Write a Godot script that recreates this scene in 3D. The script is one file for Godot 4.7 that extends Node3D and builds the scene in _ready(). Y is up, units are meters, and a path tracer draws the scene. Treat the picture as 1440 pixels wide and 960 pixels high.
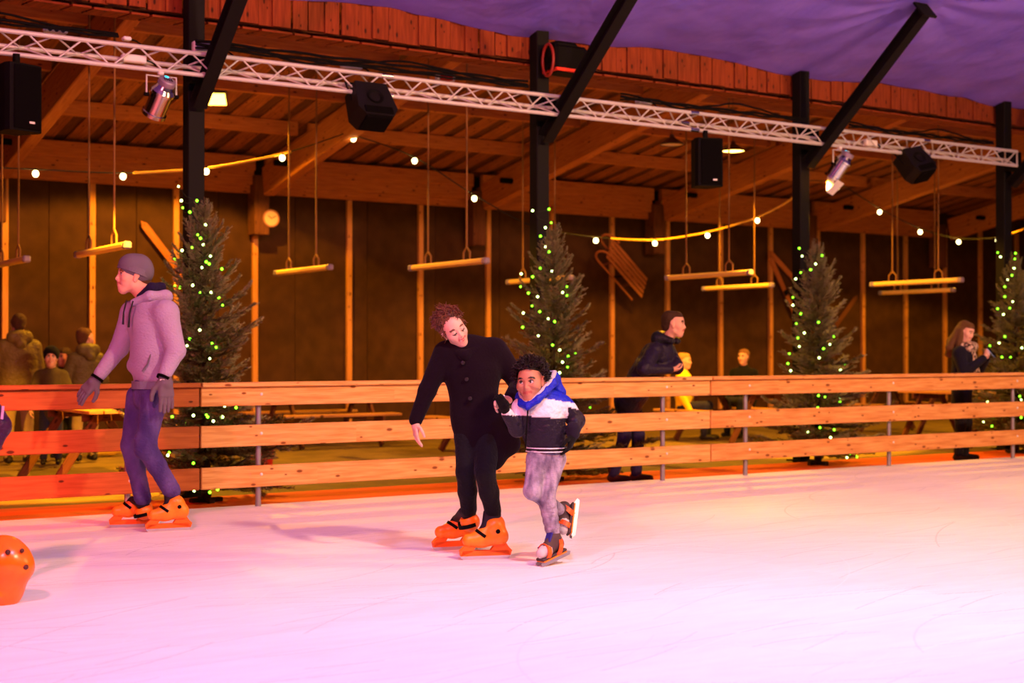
extends Node3D
# Ice rink beside an open timber hall.  x runs along the rink fence, -z leads into the hall, y is up.

const FOCAL := 2000.0        # pixels, image 1440 x 960
const CAM_H := 1.28
const FENCE_Z := -11.02
const COL_Z := -12.65
const WALL_Z := -20.45
const HALL_Y := -0.06        # the hall floor lies a little below the ice
const COL_X := [0.86, 4.74, 8.62, 12.5, 16.34, 20.2, 24.0]

var M := {}
var used := {}
var rng := RandomNumberGenerator.new()
var cam_xf := Transform3D.IDENTITY

# ---------------------------------------------------------------- mesh building
class MB:
	var v := PackedVector3Array()
	var n := PackedVector3Array()
	var uv := PackedVector2Array()
	var c := PackedColorArray()
	var idx := PackedInt32Array()
	var col := Color(1, 1, 1)
	var colored := false

	func vert(p: Vector3, nn: Vector3, t: Vector2) -> int:
		v.append(p); n.append(nn); uv.append(t); c.append(col)
		return v.size() - 1

	func face(a: int, b: int, d: int) -> void:
		var g := (v[d] - v[a]).cross(v[b] - v[a])
		if g.dot(n[a] + n[b] + n[d]) >= 0.0:
			idx.append(a); idx.append(b); idx.append(d)
		else:
			idx.append(a); idx.append(d); idx.append(b)

	func quad(p0: Vector3, p1: Vector3, p2: Vector3, p3: Vector3, nn: Vector3, uvs: Array = []) -> void:
		var t: Array = uvs if uvs.size() == 4 else [Vector2(0, 0), Vector2((p1 - p0).length(), 0), Vector2((p1 - p0).length(), (p2 - p1).length()), Vector2(0, (p2 - p1).length())]
		var i0 := vert(p0, nn, t[0]); var i1 := vert(p1, nn, t[1]); var i2 := vert(p2, nn, t[2]); var i3 := vert(p3, nn, t[3])
		face(i0, i1, i2); face(i0, i2, i3)

	func tri3(p0: Vector3, p1: Vector3, p2: Vector3, nn: Vector3) -> void:
		var i0 := vert(p0, nn, Vector2(p0.x, p0.y)); var i1 := vert(p1, nn, Vector2(p1.x, p1.y)); var i2 := vert(p2, nn, Vector2(p2.x, p2.y))
		face(i0, i1, i2)

	# box with chamfered edges; uv runs in metres with u along the longest side
	func box(xf: Transform3D, size: Vector3, bev: float = 0.0, off: Vector2 = Vector2.ZERO) -> void:
		var hs := size * 0.5
		var long := size.max_axis_index()
		var b := minf(bev, size[size.min_axis_index()] * 0.3)
		for ax in 3:
			var a1 := (ax + 1) % 3
			var a2 := (ax + 2) % 3
			if a2 == long:
				var sw := a1; a1 = a2; a2 = sw
			for s in [-1.0, 1.0]:
				var nn := Vector3.ZERO
				nn[ax] = s
				var ps := []
				var ts := []
				for q in [[-1, -1], [1, -1], [1, 1], [-1, 1]]:
					var p := Vector3.ZERO
					p[ax] = s * hs[ax]
					p[a1] = q[0] * (hs[a1] - b)
					p[a2] = q[1] * (hs[a2] - b)
					ps.append(xf * p)
					ts.append(Vector2(p[a1], p[a2] + (hs[ax] * s if a1 == long else 0.0)) + off)
				quad(ps[0], ps[1], ps[2], ps[3], (xf.basis * nn).normalized(), ts)
		if b <= 0.0:
			return
		for ax in 3:        # twelve chamfers
			var a1 := (ax + 1) % 3
			var a2 := (ax + 2) % 3
			for s1 in [-1.0, 1.0]:
				for s2 in [-1.0, 1.0]:
					var p := [Vector3.ZERO, Vector3.ZERO, Vector3.ZERO, Vector3.ZERO]
					for k in 4:
						p[k][ax] = (hs[ax] - b) * (-1.0 if k == 0 or k == 3 else 1.0)
						p[k][a1] = s1 * (hs[a1] - (0.0 if k < 2 else b))
						p[k][a2] = s2 * (hs[a2] - (b if k < 2 else 0.0))
					var nn := Vector3.ZERO
					nn[a1] = s1; nn[a2] = s2
					var t := []
					for k in 4:
						t.append(Vector2(p[k][long], p[k][a1 if a1 != long else a2]) + off)
					quad(xf * p[0], xf * p[1], xf * p[2], xf * p[3], (xf.basis * nn).normalized(), t)
		for s0 in [-1.0, 1.0]:
			for s1 in [-1.0, 1.0]:
				for s2 in [-1.0, 1.0]:
					var nn := Vector3(s0, s1, s2)
					tri3(xf * Vector3(s0 * hs.x, s1 * (hs.y - b), s2 * (hs.z - b)), xf * Vector3(s0 * (hs.x - b), s1 * hs.y, s2 * (hs.z - b)), xf * Vector3(s0 * (hs.x - b), s1 * (hs.y - b), s2 * hs.z), (xf.basis * nn).normalized())

	func tube(pts: Array, radii: Array, sides: int = 8, capped: bool = true) -> void:
		var cnt := pts.size()
		var t0: Vector3 = (pts[1] - pts[0]).normalized()
		var side := t0.cross(Vector3.UP)
		if side.length() < 0.05:
			side = t0.cross(Vector3.RIGHT)
		side = side.normalized()
		var ring := []
		var run := 0.0
		for i in cnt:
			var t: Vector3
			if i == 0:
				t = t0
			elif i == cnt - 1:
				t = (pts[i] - pts[i - 1]).normalized()
			else:
				t = (pts[i + 1] - pts[i - 1]).normalized()
			side = (side - t * side.dot(t)).normalized()
			var up := t.cross(side)
			if i > 0:
				run += (pts[i] - pts[i - 1]).length()
			var row := []
			var r: float = radii[mini(i, radii.size() - 1)]
			for k in sides + 1:
				var a := TAU * k / sides
				var nn := side * cos(a) + up * sin(a)
				row.append(vert(pts[i] + nn * r, nn, Vector2(run, float(k) / sides * TAU * r)))
			ring.append(row)
		for i in cnt - 1:
			for k in sides:
				face(ring[i][k], ring[i][k + 1], ring[i + 1][k + 1])
				face(ring[i][k], ring[i + 1][k + 1], ring[i + 1][k])
		if capped:
			for e in [0, cnt - 1]:
				var t: Vector3 = (pts[1] - pts[0]).normalized() * -1.0 if e == 0 else (pts[cnt - 1] - pts[cnt - 2]).normalized()
				var mid := vert(pts[e], t, Vector2.ZERO)
				var rim := []
				for k in sides:
					rim.append(vert(v[ring[e][k]], t, Vector2.ZERO))
				for k in sides:
					face(mid, rim[k], rim[(k + 1) % sides])

	# profile of Vector2(radius, height) turned about the local y axis
	func lathe(xf: Transform3D, prof: Array, segs: int = 16) -> void:
		for i in prof.size() - 1:
			var a: Vector2 = prof[i]
			var b: Vector2 = prof[i + 1]
			var d := b - a
			var nn2 := Vector2(d.y, -d.x).normalized()
			var rows := [[], []]
			for e in 2:
				var q := a if e == 0 else b
				for k in segs + 1:
					var w := TAU * k / segs
					rows[e].append(vert(xf * Vector3(cos(w) * q.x, q.y, sin(w) * q.x), (xf.basis * Vector3(cos(w) * nn2.x, nn2.y, sin(w) * nn2.x)).normalized(), Vector2(w, q.y)))
			for k in segs:
				face(rows[0][k], rows[0][k + 1], rows[1][k + 1])
				face(rows[0][k], rows[1][k + 1], rows[1][k])

	func ball(at: Vector3, r: Vector3, segs: int = 10, rings: int = 6) -> void:
		var rows := []
		for i in rings + 1:
			var th := PI * i / rings
			var row := []
			for k in segs + 1:
				var w := TAU * k / segs
				var q := Vector3(sin(th) * cos(w), cos(th), sin(th) * sin(w))
				row.append(vert(at + q * r, (q / r).normalized(), Vector2(w, th)))
			rows.append(row)
		for i in rings:
			for k in segs:
				face(rows[i][k], rows[i][k + 1], rows[i + 1][k + 1])
				face(rows[i][k], rows[i + 1][k + 1], rows[i + 1][k])

	# flat polygon in the local xy plane given thickness along local z, edges flat
	func slab(xf: Transform3D, poly: PackedVector2Array, thick: float) -> void:
		var tr := Geometry2D.triangulate_polygon(poly)
		for s in [-1.0, 1.0]:
			var nn := (xf.basis * Vector3(0, 0, s)).normalized()
			var base := v.size()
			for p in poly:
				vert(xf * Vector3(p.x, p.y, s * thick * 0.5), nn, p)
			for i in range(0, tr.size(), 3):
				face(base + tr[i], base + tr[i + 1], base + tr[i + 2])
		var ccw := not Geometry2D.is_polygon_clockwise(poly)
		for i in poly.size():
			var a := poly[i]
			var b := poly[(i + 1) % poly.size()]
			var d := (b - a).normalized()
			var out := Vector2(d.y, -d.x) if ccw else Vector2(-d.y, d.x)
			quad(xf * Vector3(a.x, a.y, -thick * 0.5), xf * Vector3(b.x, b.y, -thick * 0.5), xf * Vector3(b.x, b.y, thick * 0.5), xf * Vector3(a.x, a.y, thick * 0.5), (xf.basis * Vector3(out.x, out.y, 0)).normalized())

	func mesh() -> ArrayMesh:
		var arr := []
		arr.resize(Mesh.ARRAY_MAX)
		arr[Mesh.ARRAY_VERTEX] = v
		arr[Mesh.ARRAY_NORMAL] = n
		arr[Mesh.ARRAY_TEX_UV] = uv
		if colored:
			arr[Mesh.ARRAY_COLOR] = c
		arr[Mesh.ARRAY_INDEX] = idx
		var m := ArrayMesh.new()
		m.add_surface_from_arrays(Mesh.PRIMITIVE_TRIANGLES, arr)
		return m

func xf_at(p: Vector3, b: Basis = Basis.IDENTITY) -> Transform3D:
	return Transform3D(b, p)

# frame with local x along d and local y as near to up as it gets
func along(p: Vector3, d: Vector3, up: Vector3 = Vector3.UP) -> Transform3D:
	var x := d.normalized()
	var z := x.cross(up).normalized()
	if x.cross(up).length() < 0.001:
		z = Vector3(0, 0, 1)
	var y := z.cross(x)
	return Transform3D(Basis(x, y, z), p)

func numbered(called: String) -> String:
	if not used.has(called):
		used[called] = 0
		return called
	used[called] += 1
	return "%s_%03d" % [called, used[called]]

func tag(o: Node3D, label: String, category: String, group: String = "") -> Node3D:
	o.set_meta("label", label)
	o.set_meta("category", category)
	if group != "":
		o.set_meta("group", group)
	return o

func thing(called: String, label: String, category: String, at: Vector3 = Vector3.ZERO, group: String = "") -> Node3D:
	var o := Node3D.new()
	o.name = numbered(called)
	add_child(o)
	o.position = at
	return tag(o, label, category, group)

func struct(called: String, at: Vector3 = Vector3.ZERO) -> Node3D:
	var o := Node3D.new()
	o.name = called
	add_child(o)
	o.position = at
	o.set_meta("kind", "structure")
	return o

func part(called: String, m: Mesh, mat: Material, parent: Node, xf: Transform3D = Transform3D.IDENTITY) -> MeshInstance3D:
	var o := MeshInstance3D.new()
	o.name = numbered(called) if parent == self else called
	o.mesh = m
	o.material_override = mat
	o.transform = xf
	o.cast_shadow = GeometryInstance3D.SHADOW_CASTING_SETTING_ON
	parent.add_child(o, true)
	return o

func put(called: String, mb: MB, mat: Material, parent: Node, xf: Transform3D = Transform3D.IDENTITY) -> MeshInstance3D:
	return part(called, mb.mesh(), mat, parent, xf)

# ---------------------------------------------------------------- pixels to places
func ray(px: float, py: float) -> Vector3:
	return cam_xf.basis * Vector3((px - 720.0) / FOCAL, -(py - 480.0) / FOCAL, -1.0)
func pix(px: float, py: float, depth: float) -> Vector3:
	return cam_xf.origin + ray(px, py) * depth
func pix_y(px: float, py: float, y: float = 0.0) -> Vector3:
	var d := ray(px, py)
	return cam_xf.origin + d * ((y - cam_xf.origin.y) / d.y)
func pix_z(px: float, py: float, z: float) -> Vector3:
	var d := ray(px, py)
	return cam_xf.origin + d * ((z - cam_xf.origin.z) / d.z)

# ---------------------------------------------------------------- materials
func mat(color: Color, rough: float = 0.7, metal: float = 0.0, spec: float = 0.5) -> StandardMaterial3D:
	var m := StandardMaterial3D.new()
	m.albedo_color = color
	m.roughness = rough
	m.metallic = metal
	m.metallic_specular = spec
	return m

func glow(color: Color, energy: float) -> StandardMaterial3D:
	var m := mat(color, 0.5)
	m.emission_enabled = true
	m.emission = color
	m.emission_energy_multiplier = energy
	return m

func noise(freq: float, seed_: int, octaves: int = 4) -> FastNoiseLite:
	var f := FastNoiseLite.new()
	f.seed = seed_
	f.frequency = freq
	f.fractal_octaves = octaves
	return f

# sawn softwood: long grain, growth rings round knots; u covers 2.4 m, v covers 0.6 m
func wood_image(light: Color, dark: Color, knot: Color, seed_: int, knots: int) -> ImageTexture:
	var w := 768
	var h := 192
	var img := Image.create(w, h, false, Image.FORMAT_RGB8)
	var f1 := noise(0.011, seed_, 3)
	var f2 := noise(0.09, seed_ + 1, 3)
	var r := RandomNumberGenerator.new()
	r.seed = seed_
	var ks := []
	for i in knots:
		ks.append([r.randf() * w, r.randf() * h, r.randf_range(1.6, 4.6)])
	for y in h:
		var row := ks.filter(func(k): return absf(y - k[1]) < k[2] * 3.8)
		for x in w:
			var push := 0.0
			var near := 0.0
			for k in row:
				var dx: float = (x - k[0]) / 2.2
				var dy: float = y - k[1]
				var d2: float = (dx * dx + dy * dy) / (k[2] * k[2])
				if d2 < 14.0:
					push += signf(dy) * exp(-d2 * 0.35) * k[2] * 0.9
					near = maxf(near, 1.0 - smoothstep(0.55, 1.3, sqrt(d2)))
			var g := f1.get_noise_2d(x * 0.5, (y - push) * 7.0) * 0.5 + 0.5
			var streak := f2.get_noise_2d(x * 0.12, (y - push) * 3.0) * 0.5 + 0.5
			var t := clampf(g * 0.75 + streak * 0.45 - 0.1, 0.0, 1.0)
			img.set_pixel(x, y, light.lerp(dark, pow(t, 1.25) * 1.15).lerp(knot, near * 0.85))
	return ImageTexture.create_from_image(img)

func wood(light: Color, dark: Color, knot: Color, seed_: int, knots: int, rough: float = 0.75) -> StandardMaterial3D:
	var m := mat(Color.WHITE, rough, 0.0, 0.35)
	m.albedo_texture = wood_image(light, dark, knot, seed_, knots)
	m.uv1_scale = Vector3(1.0 / 2.4, 1.0 / 0.6, 1.0)
	return m

func tri_noise(m: StandardMaterial3D, lo: Color, hi: Color, freq: float, seed_: int, size_m: float, stretch: Vector3 = Vector3.ONE, px: int = 256) -> StandardMaterial3D:
	var t := NoiseTexture2D.new()
	t.width = px
	t.height = px
	t.seamless = true
	t.noise = noise(freq, seed_, 5)
	var g := Gradient.new()
	g.set_color(0, lo)
	g.set_color(1, hi)
	t.color_ramp = g
	m.albedo_texture = t
	m.uv1_triplanar = true
	m.uv1_scale = stretch / size_m
	return m

func tri_bump(m: StandardMaterial3D, freq: float, seed_: int, cm: float, px: int = 256) -> StandardMaterial3D:
	var t := NoiseTexture2D.new()
	t.width = px
	t.height = px
	t.seamless = true
	t.noise = noise(freq, seed_, 4)
	m.heightmap_enabled = true
	m.heightmap_scale = cm
	m.heightmap_texture = t
	return m

# ---------------------------------------------------------------- the scene
func _ready() -> void:
	rng.seed = 7
	setup_camera()
	setup_light()
	make_materials()
	build_ground()
	build_wall()
	build_roof()
	build_columns()
	build_tent()
	build_fence()
	build_truss()
	build_floods()
	build_hall_things()
	build_trees()
	build_festoon()
	build_tables()
	build_people()

func setup_camera() -> void:
	var cam := Camera3D.new()
	cam.name = "camera"
	add_child(cam)
	cam.position = Vector3(0, CAM_H, 0)
	cam.rotation = Vector3(atan(14.0 / FOCAL), -atan(FOCAL / 3060.0), 0)
	var at := CameraAttributesPhysical.new()
	at.frustum_focal_length = 50.0
	at.frustum_focus_distance = 9.0
	at.exposure_aperture = 2.0
	at.frustum_near = 0.05
	at.frustum_far = 200.0
	cam.attributes = at
	cam.fov = rad_to_deg(2.0 * atan(480.0 / FOCAL))
	cam.current = true
	cam_xf = cam.transform

func spot(from: Vector3, to: Vector3, color: Color, energy: float, angle: float, size: float = 0.15, soft: float = 0.6) -> SpotLight3D:
	var l := SpotLight3D.new()
	l.name = "stage_light"
	add_child(l, true)
	l.position = from
	l.look_at_from_position(from, to, Vector3.UP if absf((to - from).normalized().y) < 0.98 else Vector3.RIGHT)
	l.light_color = color
	l.light_energy = energy
	l.spot_angle = angle
	l.spot_angle_attenuation = soft
	l.spot_range = 60.0
	l.spot_attenuation = 2.0
	l.light_size = size
	l.shadow_enabled = true
	return l

func setup_light() -> void:
	var we := WorldEnvironment.new()
	we.name = "environment"
	add_child(we)
	var e := Environment.new()
	e.background_mode = Environment.BG_COLOR
	e.background_color = Color(0.004, 0.003, 0.006)
	e.tonemap_mode = Environment.TONE_MAPPER_LINEAR
	e.tonemap_exposure = 1.0
	e.sdfgi_enabled = true
	e.ssao_enabled = true
	e.ssil_enabled = true
	we.environment = e
	for f in RINK_FLOODS:
		spot(f[0], f[1], f[2], f[3], f[4], 0.25, 0.9)

# floods on the rink side, outside the frame: from, towards, colour, energy, half angle
const RINK_FLOODS := [
	[Vector3(13.0, 5.8, -1.6), Vector3(10.5, 0.6, -10.5), Color(1.0, 0.72, 0.47), 92.0, 58.0],
	[Vector3(5.5, 5.8, -1.0), Vector3(6.5, 0.6, -10.5), Color(1.0, 0.74, 0.60), 74.0, 58.0],
	[Vector3(-1.5, 5.8, -2.6), Vector3(4.5, 0.6, -10.0), Color(1.0, 0.45, 0.52), 82.0, 58.0],
	[Vector3(3.5, 6.4, -3.6), Vector3(3.5, 0.0, -4.0), Color(0.58, 0.72, 1.0), 40.0, 50.0],
	[Vector3(10.0, 6.4, -4.6), Vector3(10.0, 0.0, -5.0), Color(0.56, 0.72, 1.0), 58.0, 50.0],
	[Vector3(15.0, 6.0, -5.4), Vector3(15.0, 0.0, -5.6), Color(0.58, 0.72, 1.0), 36.0, 34.0],
	[Vector3(-2.5, 3.2, -7.6), Vector3(1.6, 0.5, -11.0), Color(1.0, 0.18, 0.02), 150.0, 13.0],
]

# the housings of those floods, hung from short stays under the tent
func build_floods() -> void:
	var names := ["peach floodlight hung under the tent at the right of the rink", "peach floodlight hung under the tent over the middle of the rink", "rose floodlight hung under the tent at the left of the rink", "pale blue floodlight pointing straight down over the left ice", "pale blue floodlight pointing straight down over the middle ice", "pale blue floodlight pointing straight down over the right ice", "narrow red spotlight on a stand beside the left fence panel"]
	for i in RINK_FLOODS.size():
		var f: Array = RINK_FLOODS[i]
		var d: Vector3 = (f[1] - f[0]).normalized()
		var t := thing("rink_floodlight", names[i], "floodlight", f[0] - d * 0.16, "floodlights of the rink")
		var xf := along(Vector3.ZERO, d, Vector3.UP if absf(d.y) < 0.95 else Vector3(0, 0, 1))
		var mb := MB.new()
		mb.box(xf, Vector3(0.16, 0.30, 0.40), 0.02)
		put("housing", mb, M.black, t)
		mb = MB.new()
		mb.box(Transform3D(xf.basis, d * 0.085), Vector3(0.012, 0.26, 0.36), 0.003)
		put("lamp_glass", mb, glow(f[2], 3.0), t)
		mb = MB.new()
		var up := 0.0
		if i < 6:
			up = tarp_y(f[0].x, f[0].z) - t.position.y - 0.02
		else:
			up = -t.position.y
		mb.tube([Vector3.ZERO, Vector3(0, up, 0)], [0.022], 8)
		put("stay", mb, M.steel, t)

func make_materials() -> void:
	M.pine = wood(Color(0.93, 0.76, 0.49), Color(0.76, 0.51, 0.26), Color(0.44, 0.24, 0.12), 11, 30)
	M.pine2 = wood(Color(0.90, 0.69, 0.42), Color(0.70, 0.44, 0.22), Color(0.42, 0.22, 0.11), 12, 34)
	M.old_pine = wood(Color(0.72, 0.43, 0.21), Color(0.56, 0.30, 0.13), Color(0.25, 0.12, 0.06), 13, 18)
	M.timber = wood(Color(0.76, 0.48, 0.24), Color(0.60, 0.35, 0.16), Color(0.28, 0.14, 0.07), 14, 22, 0.85)
	M.rough_board = wood(Color(0.70, 0.43, 0.22), Color(0.46, 0.26, 0.12), Color(0.22, 0.11, 0.05), 15, 34, 0.9)
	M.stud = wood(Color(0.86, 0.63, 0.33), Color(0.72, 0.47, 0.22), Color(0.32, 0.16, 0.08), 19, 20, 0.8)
	M.fascia = wood(Color(0.60, 0.28, 0.13), Color(0.40, 0.17, 0.07), Color(0.18, 0.08, 0.04), 18, 34, 0.9)
	M.dark_board = wood(Color(0.46, 0.28, 0.15), Color(0.31, 0.18, 0.09), Color(0.18, 0.09, 0.05), 16, 30, 0.9)
	M.table_wood = wood(Color(0.84, 0.62, 0.36), Color(0.64, 0.43, 0.23), Color(0.24, 0.13, 0.07), 17, 16, 0.7)
	M.steel = mat(Color(0.066, 0.064, 0.068), 0.65, 0.0, 0.25)
	M.galv = mat(Color(0.62, 0.62, 0.66), 0.42, 0.75)
	M.alu = mat(Color(0.76, 0.76, 0.77), 0.42, 0.2)
	M.black = mat(Color(0.03, 0.026, 0.03), 0.7, 0.0, 0.22)
	M.black_soft = mat(Color(0.035, 0.03, 0.035), 0.95, 0.0, 0.15)
	M.white_plastic = mat(Color(0.86, 0.86, 0.86), 0.45)
	M.chrome = mat(Color(0.82, 0.82, 0.84), 0.2, 1.0)
	M.red_plastic = mat(Color(0.75, 0.05, 0.05), 0.5)
	M.orange_plastic = tri_noise(mat(Color(1.0, 1.0, 1.0), 0.38), Color(0.97, 0.50, 0.07), Color(1.0, 0.57, 0.10), 0.05, 31, 0.4)
	M.rope = mat(Color(0.52, 0.36, 0.18), 0.9)
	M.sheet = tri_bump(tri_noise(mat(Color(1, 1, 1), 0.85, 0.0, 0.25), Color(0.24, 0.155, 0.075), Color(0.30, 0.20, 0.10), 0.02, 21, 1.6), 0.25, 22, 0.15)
	M.concrete = tri_noise(mat(Color(1, 1, 1), 0.7), Color(0.40, 0.33, 0.17), Color(0.54, 0.44, 0.24), 0.02, 23, 2.5)
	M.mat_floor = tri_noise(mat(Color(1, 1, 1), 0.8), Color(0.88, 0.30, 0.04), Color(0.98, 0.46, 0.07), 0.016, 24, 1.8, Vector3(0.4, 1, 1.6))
	M.ice = ice_material()
	M.tarp = tri_bump(tri_noise(mat(Color(1, 1, 1), 0.75, 0.0, 0.3), Color(0.46, 0.40, 0.90), Color(0.56, 0.48, 0.96), 0.012, 25, 3.0), 0.02, 26, 2.2)
	M.tarp.backlight_enabled = false
	M.bulb_glass = glow(Color(1.0, 0.93, 0.62), 9.0)
	M.cable_yellow = mat(Color(0.92, 0.72, 0.22), 0.6)
	M.rubber = mat(Color(0.03, 0.03, 0.03), 0.8)

func ice_material() -> StandardMaterial3D:
	var w := 768
	var img := Image.create(w, w, false, Image.FORMAT_RGB8)
	img.fill(Color(0.92, 0.925, 0.95))
	var f1 := noise(0.006, 41, 4)
	var f2 := noise(0.05, 42, 3)
	for y in w:
		for x in w:
			var g := f1.get_noise_2d(x * 0.6, y * 1.6) * 0.5 + 0.5
			var s := f2.get_noise_2d(x * 0.35, y * 1.4) * 0.5 + 0.5
			var k := 0.90 + 0.06 * g + 0.035 * s
			img.set_pixel(x, y, Color(k * 0.985, k * 0.985, k))
	var r := RandomNumberGenerator.new()
	r.seed = 43
	for i in 420:           # skate tracks, slightly curved scratches
		var p := Vector2(r.randf() * w, r.randf() * w)
		var a := r.randf_range(-0.5, 0.5) + (PI if r.randf() < 0.5 else 0.0)
		var turn := r.randf_range(-0.006, 0.006)
		var tone := r.randf_range(0.82, 0.99)
		for k in r.randi_range(40, 190):
			p += Vector2(cos(a), sin(a))
			a += turn
			img.set_pixel(posmod(int(p.x), w), posmod(int(p.y), w), Color(tone * 0.98, tone * 0.98, tone))
	var m := mat(Color.WHITE, 0.55, 0.0, 0.28)
	m.albedo_texture = ImageTexture.create_from_image(img)
	m.uv1_triplanar = true
	m.uv1_world_triplanar = true
	m.uv1_scale = Vector3.ONE / 6.0
	return m

# ---------------------------------------------------------------- setting
func build_ground() -> void:
	var mb := MB.new()
	mb.box(xf_at(Vector3(12, -0.1, -0.04)), Vector3(60, 0.2, 22.2), 0.012)
	var ice := part("floor", mb.mesh(), M.ice, self)
	ice.set_meta("kind", "structure")
	ice.set_meta("label", "white scratched ice of the skating rink")
	mb = MB.new()
	mb.box(xf_at(Vector3(12, HALL_Y - 0.12, -16.2)), Vector3(60, 0.2, 9.9))
	var fl := part("floor_hall", mb.mesh(), M.concrete, self)
	fl.set_meta("kind", "structure")
	fl.set_meta("label", "concrete floor of the hall")
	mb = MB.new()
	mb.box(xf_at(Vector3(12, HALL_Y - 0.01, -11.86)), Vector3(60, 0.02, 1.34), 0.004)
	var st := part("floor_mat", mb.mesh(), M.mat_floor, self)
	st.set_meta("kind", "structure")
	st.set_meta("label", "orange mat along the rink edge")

const STUD_X := [3.7, 4.93, 6.15, 7.4, 8.66, 10.27, 11.58, 12.9, 14.22, 15.54, 16.83, 18.13, 19.42, 20.7, 21.99, 23.27, 24.5, 25.66, 26.9, 28.1]

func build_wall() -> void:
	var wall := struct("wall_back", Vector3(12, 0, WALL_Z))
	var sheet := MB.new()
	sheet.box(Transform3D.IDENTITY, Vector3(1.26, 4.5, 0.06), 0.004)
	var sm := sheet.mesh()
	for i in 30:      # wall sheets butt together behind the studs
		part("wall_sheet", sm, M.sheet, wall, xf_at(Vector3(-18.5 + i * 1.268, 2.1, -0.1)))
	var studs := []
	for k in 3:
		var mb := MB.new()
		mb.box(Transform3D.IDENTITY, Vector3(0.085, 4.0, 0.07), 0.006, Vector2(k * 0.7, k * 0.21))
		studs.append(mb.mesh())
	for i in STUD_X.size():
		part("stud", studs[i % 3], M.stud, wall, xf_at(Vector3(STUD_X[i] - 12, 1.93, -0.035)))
	var ends := struct("wall_right", Vector3(31.0, 0, -16))
	var mb2 := MB.new()
	mb2.box(xf_at(Vector3(0, 2.6, 0)), Vector3(0.12, 5.6, 10.0))
	put("wall_sheet", mb2, M.sheet, ends)
	ends = struct("wall_left", Vector3(-4.5, 0, -16))
	put("wall_sheet", mb2, M.sheet, ends)

func roof_y(z: float) -> float:      # underside of the roof boards
	return 4.25 + 0.172 * (z - WALL_Z)

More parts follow.
